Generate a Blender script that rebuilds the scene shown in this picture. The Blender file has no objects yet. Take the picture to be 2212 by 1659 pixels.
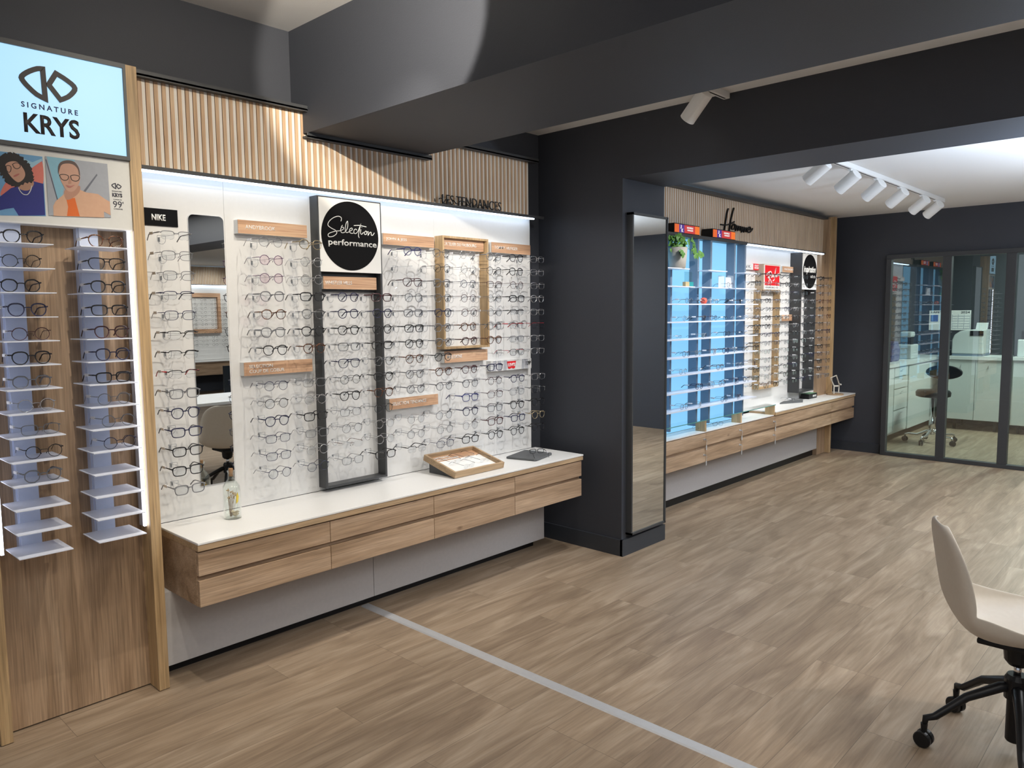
import bpy, bmesh, math, random
from mathutils import Vector, Matrix
random.seed(7)
S = bpy.context.scene
C = S.collection
PI = math.pi

# ------------------------------------------------ camera, world, exposure
cam = bpy.data.objects.new('camera', bpy.data.cameras.new('camera'))
C.objects.link(cam)
cam.data.sensor_width = 36.0
cam.data.lens = 36.0 * 1637.32 / 2212.0
cam.data.clip_start = 0.05
yaw, pitch, roll = math.radians(43.1859), math.radians(-5.3836), math.radians(-0.5793)
F = Vector((math.cos(yaw)*math.cos(pitch), math.sin(yaw)*math.cos(pitch), math.sin(pitch)))
r = Vector((math.sin(yaw), -math.cos(yaw), 0)); u = r.cross(F)
r2 = r*math.cos(roll) + u*math.sin(roll); u2 = r2.cross(F)
M4 = Matrix((r2, u2, -F)).transposed().to_4x4()
M4.translation = (0, 0, 1.55)
cam.matrix_world = M4
S.camera = cam
S.view_settings.view_transform = 'Standard'
S.view_settings.look = 'None'
S.view_settings.gamma = 1
S.view_settings.exposure = 0.0
S.cycles.transparent_max_bounces = 48
w = bpy.data.worlds.new('world'); S.world = w; w.use_nodes = True
w.node_tree.nodes['Background'].inputs[0].default_value = (0.80, 0.88, 1.0, 1)
w.node_tree.nodes['Background'].inputs[1].default_value = 0.5

def light(name, kind, loc, aim, power, col, **k):
    d = bpy.data.lights.new(name, kind); d.energy = power; d.color = col
    o = bpy.data.objects.new(name, d); C.objects.link(o); o.location = loc
    o.rotation_euler = (Vector(aim)-Vector(loc)).to_track_quat('-Z', 'Y').to_euler()
    for a, b in k.items(): setattr(d, a, b)
    return o
WARM = (1.0, 0.915, 0.785); NEUT = (1.0, 0.96, 0.91); COOL = (0.82, 0.90, 1.0)
def spot(loc, aim, power, col=WARM, size=70, rad=0.012, blend=0.5):
    return light('spot_lamp', 'SPOT', loc, aim, power, col, spot_size=math.radians(size), spot_blend=blend, shadow_soft_size=rad)
# spots of the left bay, aimed at the display wall
spot((0.85, 2.15, 2.74), (0.93, 3.2, 0.35), 62, WARM, 60, 0.008, 1.0)
spot((1.32, 2.20, 2.74), (1.50, 3.33, 0.85), 42, WARM, 80, 0.006, 1.0)
spot((1.80, 2.20, 2.74), (1.98, 3.33, 0.85), 42, WARM, 80, 0.006, 1.0)
spot((1.15, 1.60, 2.70), (2.35, 2.88, 2.70), 185, WARM, 44, 0.012, 0.22)
spot((1.55, 1.40, 2.80), (1.70, 3.3, 2.42), 52, WARM, 70, 0.008, 0.9)  # extra spot added as spill to brighten the left slats
spot((1.3, 1.6, 2.74), (1.5, 1.9, 0), 40, WARM, 80, 0.03, 0.7)
spot((0.4, 0.6, 2.74), (1.3, 1.5, 0), 45, WARM, 75, 0.03, 0.7)
# right bay
spot((2.98, 2.15, 2.55), (2.72, 3.33, 0.85), 52, NEUT, 84, 0.006, 1.0)
spot((3.45, 2.15, 2.55), (3.38, 3.33, 0.85), 62, NEUT, 84, 0.006, 1.0)
spot((3.20, 1.90, 2.55), (3.05, 3.3, 2.25), 12, NEUT, 95, 0.008, 0.9)  # extra spot added as spill to brighten the right slats
spot((3.3, 1.2, 2.6), (3.45, 2.3, 0), 48, NEUT, 80, 0.03, 0.7)
spot((3.3, -0.4, 2.6), (3.5, 0.9, 0), 52, NEUT, 80, 0.03, 0.7)
spot((3.05, 1.3, 2.6), (3.9, 3.0, 1.35), 12, COOL, 62, 0.02, 0.8)
spot((0.75, 1.2, 2.74), (1.1, 3.4, 2.6), 22, WARM, 70, 0.02, 0.8)
# far room
for i, x in enumerate((4.86, 5.42, 5.95, 6.50, 7.10, 7.52)):
    spot((x, 2.12, 2.32), (x+0.25, 3.15, 1.25), 46, NEUT, 80, 0.006, 1.0)
spot((6.2, 0.6, 2.45), (6.0, 1.3, 0), 52, NEUT, 95, 0.04, 0.8)
spot((7.6, 1.2, 2.45), (7.3, 1.9, 0), 40, NEUT, 95, 0.04, 0.8)
for x in (6.0, 7.0, 8.0): spot((x, -7.0, 2.5), (x, -8.33, 1.4), 45, NEUT, 80)
# broad fill lights added overhead, unseen, behind and beside the camera
light('overhead_fill_light', 'AREA', (0.2, -0.6, 2.88), (0.2, -0.6, 0), 42, NEUT, shape='RECTANGLE', size=2.4, size_y=1.2)
light('overhead_fill_light', 'AREA', (3.35, -1.6, 2.68), (3.35, -1.6, 0), 40, NEUT, shape='RECTANGLE', size=0.6, size_y=2.4)
light('overhead_fill_light', 'AREA', (6.4, -1.2, 2.50), (6.4, -1.2, 0), 100, (.97, .98, 1.0), shape='RECTANGLE', size=2.4, size_y=1.6)
light('ceiling_uplight_fill', 'AREA', (6.3, 0.05, 1.80), (6.3, 0.05, 3), 27, (.74, .85, 1.0), shape='DISK', size=0.30)  # added upward light, out of view, to lift the far ceiling
light('ceiling_uplight_fill', 'AREA', (4.9, 0.05, 1.80), (4.9, 0.05, 3), 92, (.66, .80, 1.0), shape='DISK', size=0.30)

# ------------------------------------------------ materials
MATS = {}
def nodes(m):
    m.use_nodes = True; t = m.node_tree
    return t, t.nodes['Principled BSDF']
def pm(name, col, rough=0.5, metal=0.0, bump=0.0, bscale=60, spec=None, **k):
    if name in MATS: return MATS[name]
    m = bpy.data.materials.new(name); t, b = nodes(m)
    tc = t.nodes.new('ShaderNodeTexCoord'); n = t.nodes.new('ShaderNodeTexNoise')
    n.inputs['Scale'].default_value = bscale; t.links.new(tc.outputs['Object'], n.inputs['Vector'])
    mix = t.nodes.new('ShaderNodeMixRGB'); mix.inputs[0].default_value = 0.06; mix.blend_type = 'OVERLAY'
    mix.inputs[1].default_value = (*col, 1); t.links.new(n.outputs['Fac'], mix.inputs[2])
    t.links.new(mix.outputs[0], b.inputs['Base Color'])
    b.inputs['Roughness'].default_value = rough; b.inputs['Metallic'].default_value = metal
    if spec is not None: b.inputs['Specular IOR Level'].default_value = spec
    if bump:
        bp = t.nodes.new('ShaderNodeBump'); bp.inputs['Strength'].default_value = bump; bp.inputs['Distance'].default_value = 0.002
        t.links.new(n.outputs['Fac'], bp.inputs['Height']); t.links.new(bp.outputs[0], b.inputs['Normal'])
    for a, v in k.items(): b.inputs[a.replace('_', ' ')].default_value = v
    MATS[name] = m; return m
def em(name, col, st):
    m = bpy.data.materials.new(name); t, b = nodes(m)
    b.inputs['Base Color'].default_value = (*[0.15*min(1, c) for c in col], 1); b.inputs['Roughness'].default_value = 0.4
    b.inputs['Emission Color'].default_value = (*col, 1); b.inputs['Emission Strength'].default_value = st
    MATS[name] = m; return m
def wood(name, c1, c2, c3, axis='X', scale=1.0, rough=0.55, knots=True):
    m = bpy.data.materials.new(name); t, b = nodes(m); N = t.nodes.new; L = t.links.new
    tc = N('ShaderNodeTexCoord'); mp = N('ShaderNodeMapping'); L(tc.outputs['Object'], mp.inputs[0])
    oi = N('ShaderNodeObjectInfo'); mu = N('ShaderNodeMath'); mu.operation = 'MULTIPLY'; mu.inputs[1].default_value = 37.0
    L(oi.outputs['Random'], mu.inputs[0]); L(mu.outputs[0], mp.inputs['Location'])
    s = [9.0, 9.0, 9.0]; s['XYZ'.index(axis)] = 0.8
    mp.inputs['Scale'].default_value = [q*scale for q in s]
    n1 = N('ShaderNodeTexNoise'); n1.inputs['Scale'].default_value = 1.3; n1.inputs['Detail'].default_value = 5; n1.inputs['Distortion'].default_value = 0.8
    L(mp.outputs[0], n1.inputs['Vector'])
    mp2 = N('ShaderNodeMapping'); s2 = [170.0, 170.0, 170.0]; s2['XYZ'.index(axis)] = 5.0; mp2.inputs['Scale'].default_value = s2
    L(tc.outputs['Object'], mp2.inputs[0]); n2 = N('ShaderNodeTexNoise'); n2.inputs['Scale'].default_value = 1.0; n2.inputs['Detail'].default_value = 3
    L(mp2.outputs[0], n2.inputs['Vector'])
    cr = N('ShaderNodeValToRGB'); e = cr.color_ramp.elements
    e[0].position = 0.30; e[0].color = (*c1, 1); e[1].position = 0.70; e[1].color = (*c3, 1)
    q = cr.color_ramp.elements.new(0.5); q.color = (*c2, 1)
    L(n1.outputs['Fac'], cr.inputs[0])
    mx = N('ShaderNodeMixRGB'); mx.blend_type = 'OVERLAY'; mx.inputs[0].default_value = 0.62
    L(cr.outputs[0], mx.inputs[1]); L(n2.outputs['Fac'], mx.inputs[2]); out = mx.outputs[0]
    if knots:
        mp3 = N('ShaderNodeMapping'); s3 = [7.0, 7.0, 7.0]; s3['XYZ'.index(axis)] = 3.4; mp3.inputs['Scale'].default_value = s3
        L(tc.outputs['Object'], mp3.inputs[0]); L(mu.outputs[0], mp3.inputs['Location'])
        v = N('ShaderNodeTexVoronoi'); v.inputs['Scale'].default_value = 1.0; L(mp3.outputs[0], v.inputs['Vector'])
        kr = N('ShaderNodeValToRGB'); kr.color_ramp.elements[0].position = 0.03; kr.color_ramp.elements[0].color = (0.28, 0.22, 0.18, 1)
        kr.color_ramp.elements[1].position = 0.10; kr.color_ramp.elements[1].color = (1, 1, 1, 1)
        L(v.outputs['Distance'], kr.inputs[0])
        m2 = N('ShaderNodeMixRGB'); m2.blend_type = 'MULTIPLY'; m2.inputs[0].default_value = 0.7
        L(out, m2.inputs[1]); L(kr.outputs[0], m2.inputs[2]); out = m2.outputs[0]
    L(out, b.inputs['Base Color']); b.inputs['Roughness'].default_value = rough
    bp = N('ShaderNodeBump'); bp.inputs['Strength'].default_value = 0.15; bp.inputs['Distance'].default_value = 0.001
    L(n2.outputs['Fac'], bp.inputs['Height']); L(bp.outputs[0], b.inputs['Normal'])
    MATS[name] = m; return m
def clear(name, tint=(1, 1, 1), refl=1.0, base=0.03, rough=0.0):
    m = bpy.data.materials.new(name); m.use_nodes = True; t = m.node_tree; t.nodes.clear(); N = t.nodes.new; L = t.links.new
    o = N('ShaderNodeOutputMaterial'); mx = N('ShaderNodeMixShader'); tr = N('ShaderNodeBsdfTransparent'); gl = N('ShaderNodeBsdfGlossy')
    tr.inputs[0].default_value = (*tint, 1); gl.inputs['Roughness'].default_value = rough; gl.inputs[0].default_value = (1, 1, 1, 1)
    lw = N('ShaderNodeLayerWeight'); lw.inputs[0].default_value = 0.5; fr = N('ShaderNodeMath'); fr.operation = 'POWER'; fr.inputs[1].default_value = 4.0
    L(lw.outputs['Facing'], fr.inputs[0]); ma = N('ShaderNodeMath'); ma.operation = 'MULTIPLY_ADD'
    ma.inputs[1].default_value = refl; ma.inputs[2].default_value = base; ma.use_clamp = True
    L(fr.outputs[0], ma.inputs[0]); L(ma.outputs[0], mx.inputs[0]); L(tr.outputs[0], mx.inputs[1]); L(gl.outputs[0], mx.inputs[2]); L(mx.outputs[0], o.inputs[0])
    MATS[name] = m; return m
def planks(name):
    m = bpy.data.materials.new(name); t, b = nodes(m); N = t.nodes.new; L = t.links.new
    tc = N('ShaderNodeTexCoord'); br = N('ShaderNodeTexBrick')
    L(tc.outputs['Object'], br.inputs['Vector'])
    br.inputs['Scale'].default_value = 1.0; br.inputs['Brick Width'].default_value = 1.22; br.inputs['Row Height'].default_value = 0.178
    br.inputs['Mortar Size'].default_value = 0.0008; br.inputs['Mortar Smooth'].default_value = 0.3; br.offset = 0.37; br.offset_frequency = 3
    br.inputs['Color1'].default_value = (0, 0, 0, 1); br.inputs['Color2'].default_value = (1, 1, 1, 1); br.inputs['Mortar'].default_value = (0.5, 0.5, 0.5, 1)
    br.inputs['Bias'].default_value = 0.0
    # plank-wise offset of the grain
    sep = N('ShaderNodeSeparateColor'); L(br.outputs['Color'], sep.inputs[0])
    cx = N('ShaderNodeCombineXYZ'); mm = N('ShaderNodeMath'); mm.operation = 'MULTIPLY'; mm.inputs[1].default_value = 23.0
    L(sep.outputs[0], mm.inputs[0]); L(mm.outputs[0], cx.inputs[0]); L(mm.outputs[0], cx.inputs[2])
    ad = N('ShaderNodeVectorMath'); ad.operation = 'ADD'; L(tc.outputs['Object'], ad.inputs[0]); L(cx.outputs[0], ad.inputs[1])
    mp = N('ShaderNodeMapping'); mp.inputs['Scale'].default_value = (1.1, 7.5, 1.0); L(ad.outputs[0], mp.inputs[0])
    n1 = N('ShaderNodeTexNoise'); n1.inputs['Scale'].default_value = 1.5; n1.inputs['Detail'].default_value = 6; n1.inputs['Distortion'].default_value = 1.1; n1.inputs['Roughness'].default_value = 0.55
    L(mp.outputs[0], n1.inputs['Vector'])
    mp2 = N('ShaderNodeMapping'); mp2.inputs['Scale'].default_value = (4, 120, 1); L(ad.outputs[0], mp2.inputs[0])
    n2 = N('ShaderNodeTexNoise'); n2.inputs['Scale'].default_value = 1.0; n2.inputs['Detail'].default_value = 3; L(mp2.outputs[0], n2.inputs['Vector'])
    cr = N('ShaderNodeValToRGB'); e = cr.color_ramp.elements
    e[0].position = 0.27; e[0].color = (0.190, 0.136, 0.091, 1); e[1].position = 0.72; e[1].color = (0.390, 0.305, 0.222, 1)
    q = cr.color_ramp.elements.new(0.5); q.color = (0.285, 0.212, 0.146, 1)
    L(n1.outputs['Fac'], cr.inputs[0])
    mx = N('ShaderNodeMixRGB'); mx.blend_type = 'OVERLAY'; mx.inputs[0].default_value = 0.28; L(cr.outputs[0], mx.inputs[1]); L(n2.outputs['Fac'], mx.inputs[2])
    m3 = N('ShaderNodeMixRGB'); m3.blend_type = 'OVERLAY'; m3.inputs[0].default_value = 0.09; L(mx.outputs[0], m3.inputs[1]); L(br.outputs['Color'], m3.inputs[2])
    m4 = N('ShaderNodeMixRGB'); m4.blend_type = 'MIX'; L(br.outputs['Fac'], m4.inputs[0]); L(m3.outputs[0], m4.inputs[1]); m4.inputs[2].default_value = (0.10, 0.075, 0.055, 1)
    L(m4.outputs[0], b.inputs['Base Color'])
    b.inputs['Roughness'].default_value = 0.42; b.inputs['Specular IOR Level'].default_value = 0.35
    bp = N('ShaderNodeBump'); bp.inputs['Strength'].default_value = 0.12; bp.inputs['Distance'].default_value = 0.001
    L(n2.outputs['Fac'], bp.inputs['Height']); L(bp.outputs[0], b.inputs['Normal'])
    MATS[name] = m; return m

mFloor = planks('vinyl_planks')
mDark = pm('anthracite_paint', (0.040, 0.0435, 0.054), 0.62, bump=0.25, bscale=220)
mDark2 = pm('anthracite_metal', (0.045, 0.047, 0.050), 0.42)
mBase = pm('anthracite_baseboard', (0.033, 0.038, 0.047), 0.45)
mCeil = pm('ceiling_paint', (0.80, 0.79, 0.77), 0.9, bump=0.2, bscale=160)
mWhite = pm('white_laminate', (0.72, 0.72, 0.71), 0.55)
mTop = pm('white_worktop', (0.78, 0.78, 0.77), 0.35)
mGrey = pm('warm_grey_panel', (0.42, 0.405, 0.40), 0.6)
mCream = pm('cream_slat', (0.80, 0.75, 0.66), 0.6)
mOak = wood('oak_laminate', (0.24, 0.155, 0.092), (0.36, 0.245, 0.155), (0.45, 0.32, 0.215), 'X')
mOakZ = wood('oak_laminate_upright', (0.24, 0.155, 0.090), (0.35, 0.235, 0.145), (0.44, 0.31, 0.20), 'Z')
mOakEdge = wood('oak_post', (0.36, 0.235, 0.115), (0.46, 0.315, 0.165), (0.54, 0.38, 0.21), 'Z', knots=False)
mOakEdgeX = wood('oak_edge', (0.30, 0.20, 0.11), (0.40, 0.275, 0.16), (0.46, 0.33, 0.20), 'X', knots=False)
mSlat = wood('slat_wood', (0.45, 0.29, 0.165), (0.56, 0.375, 0.225), (0.64, 0.45, 0.285), 'Z', knots=False)
mSign = wood('sign_wood', (0.42, 0.235, 0.13), (0.55, 0.33, 0.20), (0.64, 0.41, 0.26), 'X')
mBlackP = pm('black_plastic', (0.008, 0.008, 0.009), 0.4, spec=0.3)
mBlackS = pm('black_print', (0.004, 0.004, 0.005), 0.7, spec=0.15)
mWhiteS = pm('white_print', (0.85, 0.85, 0.83), 0.5)
mRed = pm('red_print', (0.75, 0.012, 0.02), 0.5)
mChrome = pm('chrome', (0.75, 0.75, 0.76), 0.14, 1.0)
mAlu = pm('brushed_aluminium', (0.55, 0.56, 0.58), 0.40, 0.35)
mMirror = pm('mirror_silver', (0.80, 0.83, 0.82), 0.0, 1.0)
mGlass = clear('partition_glass', (0.88, 0.95, 0.93), 1.6, 0.11)
mVit = clear('vitrine_glass', (0.90, 0.97, 0.95), 1.3, 0.05)
mLens = clear('lens_glass', (0.95, 0.96, 0.97), 1.0, 0.01)
mLensP = clear('pink_demo_lens', (0.975, 0.92, 0.945), 1.0, 0.04)
mAcr = clear('clear_acrylic', (0.74, 0.76, 0.79), 1.5, 0.06, 0.05)
mBottle = clear('bottle_glass', (0.965, 0.98, 0.97), 1.2, 0.025)
mLED = em('led_strip_light', (0.66, 0.80, 1.0), 6.5)
mLEDv = em('led_tube_light', (0.80, 0.84, 1.0), 6.0)
mBox = em('lightbox_face', (0.42, 0.73, 0.98), 1.0)
mBlue = em('blue_backlit_panel', (0.25, 0.60, 0.93), 1.0)
mLampF = em('lamp_lens', (1.0, 0.93, 0.82), 12.0)
mShelf = pm('frosted_shelf', (0.72, 0.76, 0.86), 0.35)
mRack = pm('white_rack', (0.60, 0.66, 0.82), 0.45)
mSlate = pm('slate_divider', (0.17, 0.225, 0.30), 0.5)
mChair = pm('beige_shell', (0.60, 0.545, 0.465), 0.5)
mPad = pm('grey_pad', (0.10, 0.105, 0.11), 0.8, bump=0.3, bscale=400)

# ------------------------------------------------ geometry helpers
class MB:
    def __init__(s): s.bm = bmesh.new()
    def box(s, x0, x1, y0, y1, z0, z1):
        v = [s.bm.verts.new((x, y, z)) for x in (x0, x1) for y in (y0, y1) for z in (z0, z1)]
        for f in ((0,1,3,2), (4,6,7,5), (0,4,5,1), (2,3,7,6), (0,2,6,4), (1,5,7,3)):
            s.bm.faces.new([v[i] for i in f])
        return s
    def prism(s, pts, y0, y1, axis='Y'):
        # pts in plane; axis = extrusion axis
        def P(a, b, c):
            return {'Y': (a, c, b), 'Z': (a, b, c), 'X': (c, a, b)}[axis]
        A = [s.bm.verts.new(P(a, b, y0)) for a, b in pts]; B = [s.bm.verts.new(P(a, b, y1)) for a, b in pts]
        n = len(pts); s.bm.faces.new(A); s.bm.faces.new(B[::-1])
        for i in range(n): s.bm.faces.new((A[i], B[i], B[(i+1) % n], A[(i+1) % n]))
        return s
    def ribbon(s, pts, w, y0, y1, closed=False, axis='Y'):
        n = len(pts)
        def nrm(i):
            a = Vector(pts[(i-1) % n if closed else max(i-1, 0)]); b = Vector(pts[(i+1) % n if closed else min(i+1, n-1)]); c = Vector(pts[i])
            d1 = c-a; d2 = b-c
            if d1.length < 1e-9: d1 = d2
            if d2.length < 1e-9: d2 = d1
            if d1.length < 1e-9: return Vector((0, 1))
            d1.normalize(); d2.normalize(); d = d1+d2
            if d.length < 1e-3: return Vector((-d1.y, d1.x))
            d.normalize(); q = Vector((-d.y, d.x)); return q / max(0.45, q.dot(Vector((-d1.y, d1.x))))
        def P(a, b, c):
            return {'Y': (a, c, b), 'Z': (a, b, c), 'X': (c, a, b)}[axis]
        ring = []
        for i, p in enumerate(pts):
            p = Vector(p); q = nrm(i)*w/2; a = p+q; b = p-q
            ring.append([s.bm.verts.new(P(a.x, a.y, y0)), s.bm.verts.new(P(b.x, b.y, y0)), s.bm.verts.new(P(b.x, b.y, y1)), s.bm.verts.new(P(a.x, a.y, y1))])
        m = n if closed else n-1
        for i in range(m):
            A = ring[i]; B = ring[(i+1) % n]
            for k in range(4): s.bm.faces.new((A[k], A[(k+1) % 4], B[(k+1) % 4], B[k]))
        if not closed:
            s.bm.faces.new(ring[0]); s.bm.faces.new(ring[-1][::-1])
        return s
    def tube(s, pts, rad, sides=6, closed=False, flat=1.0):
        n = len(pts); pts = [Vector(p) for p in pts]
        rr = rad if isinstance(rad, (list, tuple)) else [rad]*n
        rings = []; up = Vector((0, 0, 1)); prev = None
        for i in range(n):
            a = pts[(i-1) % n] if closed else pts[max(i-1, 0)]; b = pts[(i+1) % n] if closed else pts[min(i+1, n-1)]
            d = (b-a).normalized()
            if prev is None:
                t = up if abs(d.dot(up)) < 0.9 else Vector((0, 1, 0))
                e = d.cross(t).normalized()
            else:
                e = (prev - d*prev.dot(d)); e = e.normalized() if e.length > 1e-6 else d.orthogonal().normalized()
            prev = e; g = d.cross(e)
            rings.append([s.bm.verts.new(pts[i] + (e*math.cos(2*PI*k/sides)*rr[i]*flat + g*math.sin(2*PI*k/sides)*rr[i])) for k in range(sides)])
        for i in range(n if closed else n-1):
            A = rings[i]; B = rings[(i+1) % n]
            for k in range(sides): s.bm.faces.new((A[k], A[(k+1) % sides], B[(k+1) % sides], B[k]))
        if not closed:
            s.bm.faces.new(rings[0][::-1]); s.bm.faces.new(rings[-1])
        return s
    def lathe(s, prof, c=(0, 0, 0), n=24, axis='Z'):
        rings = []
        for rad, h in prof:
            ring = []
            for k in range(n):
                a = 2*PI*k/n; x, y = rad*math.cos(a), rad*math.sin(a)
                v = {'Z': (x, y, h), 'Y': (x, h, y), 'X': (h, x, y)}[axis]
                ring.append(s.bm.verts.new(Vector(v)+Vector(c)))
            rings.append(ring)
        for A, B in zip(rings, rings[1:]):
            for k in range(n): s.bm.faces.new((A[k], A[(k+1) % n], B[(k+1) % n], B[k]))
        s.bm.faces.new(rings[0][::-1]); s.bm.faces.new(rings[-1])
        return s
    def xf(s, M): bmesh.ops.transform(s.bm, matrix=M, verts=s.bm.verts); return s
    def mesh(s, name):
        bmesh.ops.recalc_face_normals(s.bm, faces=s.bm.faces)
        me = bpy.data.meshes.new(name); s.bm.to_mesh(me); s.bm.free(); return me
def tag(o, label=None, cat=None, group=None, kind=None):
    if label: o['label'] = label
    if cat: o['category'] = cat
    if group: o['group'] = group
    if kind: o['kind'] = kind
    return o
def origin(o):
    me = o.data; vs = [v.co for v in me.vertices]
    lo = Vector([min(v[i] for v in vs) for i in range(3)]); hi = Vector([max(v[i] for v in vs) for i in range(3)])
    c = Vector(((lo.x+hi.x)/2, (lo.y+hi.y)/2, lo.z)); me.transform(Matrix.Translation(-c)); o.location = c
def obj(name, mb, mat, parent=None, smooth=False, bevel=0, world=True, **t):
    me = mb.mesh(name) if isinstance(mb, MB) else mb
    o = bpy.data.objects.new(name, me); C.objects.link(o)
    if mat is not None:
        me.materials.clear(); me.materials.append(mat)
    if parent is None: origin(o)
    else:
        if world:
            L = parent.location if parent.parent is None else parent.location + parent.parent.location
            me.transform(Matrix.Translation(-L))
        o.parent = parent
    if smooth:
        for p in me.polygons: p.use_smooth = True
    if bevel:
        b = o.modifiers.new('bevel', 'BEVEL'); b.width = bevel; b.segments = 2; b.limit_method = 'ANGLE'
    if t: tag(o, **t)
    return o
def empty(name, loc, label, cat, group=None):
    o = bpy.data.objects.new(name, None); C.objects.link(o); o.location = loc; o.empty_display_size = 0.05
    return tag(o, label, cat, group)
def B(*a): return MB().box(*a)
def text(s, mat, parent, x0, x1, z0, z1, y, th=0.001, bold=0.0, shear=0.0, name='lettering', flip=False, axis='Y', space=1.0, slope=0.0):
    cu = bpy.data.curves.new(name, 'FONT'); cu.body = s; cu.size = 1; cu.extrude = 0; cu.offset = bold; cu.shear = shear
    cu.resolution_u = 3; cu.space_character = space; cu.space_line = 0.9
    o = bpy.data.objects.new(name, cu); C.objects.link(o)
    me = bpy.data.meshes.new_from_object(o.evaluated_get(bpy.context.evaluated_depsgraph_get()))
    bpy.data.objects.remove(o)
    xs = [v.co.x for v in me.vertices]; ys = [v.co.y for v in me.vertices]
    a0, a1, b0, b1 = min(xs), max(xs), min(ys), max(ys)
    bm = bmesh.new(); bm.from_mesh(me)
    ret = bmesh.ops.extrude_face_region(bm, geom=bm.faces[:])
    for e in ret['geom']:
        if isinstance(e, bmesh.types.BMVert): e.co.z = 1
    for v in bm.verts:
        p = (v.co.x-a0)/(a1-a0); q = (v.co.y-b0)/(b1-b0); d = v.co.z
        if flip: p = 1-p
        X = x0+p*(x1-x0); Z = z0+q*(z1-z0)+slope*(X-x0)
        if axis == 'Y': v.co = (X, y-(0 if d else th)*(-1 if flip else 1), Z)
        elif axis == 'X': v.co = (y-(0 if d else th), X, Z)
        elif axis == 'Z': v.co = (X, Z, y+(0 if d else th))
    m2 = MB(); m2.bm.free(); m2.bm = bm
    return obj(name, m2, mat, parent)

# ================================================ THE SETTING
def struct(name, mb, mat, **k): return obj(name, mb, mat, kind='structure', **k)
struct('floor', B(-3, 12, -8.6, 3.6, -0.1, 0), mFloor)
struct('wall_back', B(-3, 3.9, 3.40, 3.6, 0, 3.0), mDark)
struct('wall_back_far', B(4.37, 8.56, 3.20, 3.6, 0, 3.0), mDark)
struct('wall_divider', B(3.9, 4.37, 2.72, 3.6, 0, 3.0), mDark)
struct('trim_header', B(3.9, 4.37, -8.4, 2.72, 2.357, 3.0), mDark)
struct('trim_beam', B(2.06, 2.81, -8.4, 3.40, 2.42, 3.0), mDark)
struct('ceiling', B(-3, 2.06, -8.6, 3.4, 2.92, 3.05), mCeil)
struct('ceiling_middle', B(2.81, 3.9, -8.6, 3.4, 2.72, 3.05), mCeil)
struct('ceiling_far', B(4.37, 8.56, -8.6, 3.2, 2.54, 3.05), mCeil)
struct('wall_front', B(-3, 12, -8.8, -8.6, 0, 3.05), mDark)
# far wall with the opening of the glazed partition
GY0, GY1, GZ = 0.92, 2.608, 2.108
struct('wall_far', B(8.56, 8.70, GY1, 3.6, 0, 3.05), mDark)
struct('wall_far_upper', B(8.56, 8.70, -8.6, GY1, GZ, 3.05), mDark)
struct('wall_far_right', B(8.56, 8.70, -8.6, GY0, 0, GZ), mDark)
struct('baseboard_far', B(8.545, 8.56, GY1+.02, 3.15, 0, 0.10), mBase)
struct('baseboard_divider', B(3.885, 3.90, 2.705, 3.40, 0, 0.105), mBase)
struct('baseboard_divider_end', B(3.885, 4.385, 2.70, 2.72, 0, 0.105), mBase)
struct('baseboard_divider_far', B(4.37, 4.385, 2.72, 2.9, 0, 0.105), mBase)
struct('baseboard_back', B(3.70, 3.885, 3.385, 3.40, 0, 0.105), mBase)
struct('trim_floor_strip', MB().prism([(2.290, 0), (2.345, 0), (2.338, 0.004), (2.297, 0.004)], -6.0, 3.27), mAlu)
# glazed partition (frame, panes)
gp = tag(bpy.data.objects.new('window_1', None), kind='structure'); C.objects.link(gp); gp.location = (8.53, 1.1, 0)
fr = MB()
X0, X1 = 8.50, 8.57
ys = [GY1, 2.08, 1.54, 1.00]
fr.box(X0, X1, GY0, GY1, GZ-0.043, GZ); fr.box(X0, X1, GY0, GY1, 0, 0.04)
fr.box(X0, X1, GY1-0.05, GY1, 0.04, GZ-0.043)
for y in ys[1:]: fr.box(X0, X1, y-0.08, y, 0.04, GZ-0.043)
obj('window_frame', fr, mDark2, gp, bevel=0.003)
yy = [GY1-0.05] + [y-0.08 for y in ys[1:]]
for a, b in zip(yy, ys[1:]):
    obj('window_pane', B(8.532, 8.540, b, a, 0.04, GZ-0.043), mGlass, gp)
# lab room shell
struct('wall_lab_left', B(8.70, 11.7, 3.10, 3.3, 0, 3.05), pm('lab_paint', (0.03, 0.034, 0.042), 0.7))
struct('wall_lab_back', B(11.5, 11.7, -3.0, 3.1, 0, 3.05), MATS['lab_paint'])
struct('wall_lab_right', B(8.70, 11.7, -3.2, -3.0, 0, 3.05), MATS['lab_paint'])
struct('ceiling_lab', B(8.70, 11.7, -3.2, 3.3, 2.6, 3.05), mCeil)

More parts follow.
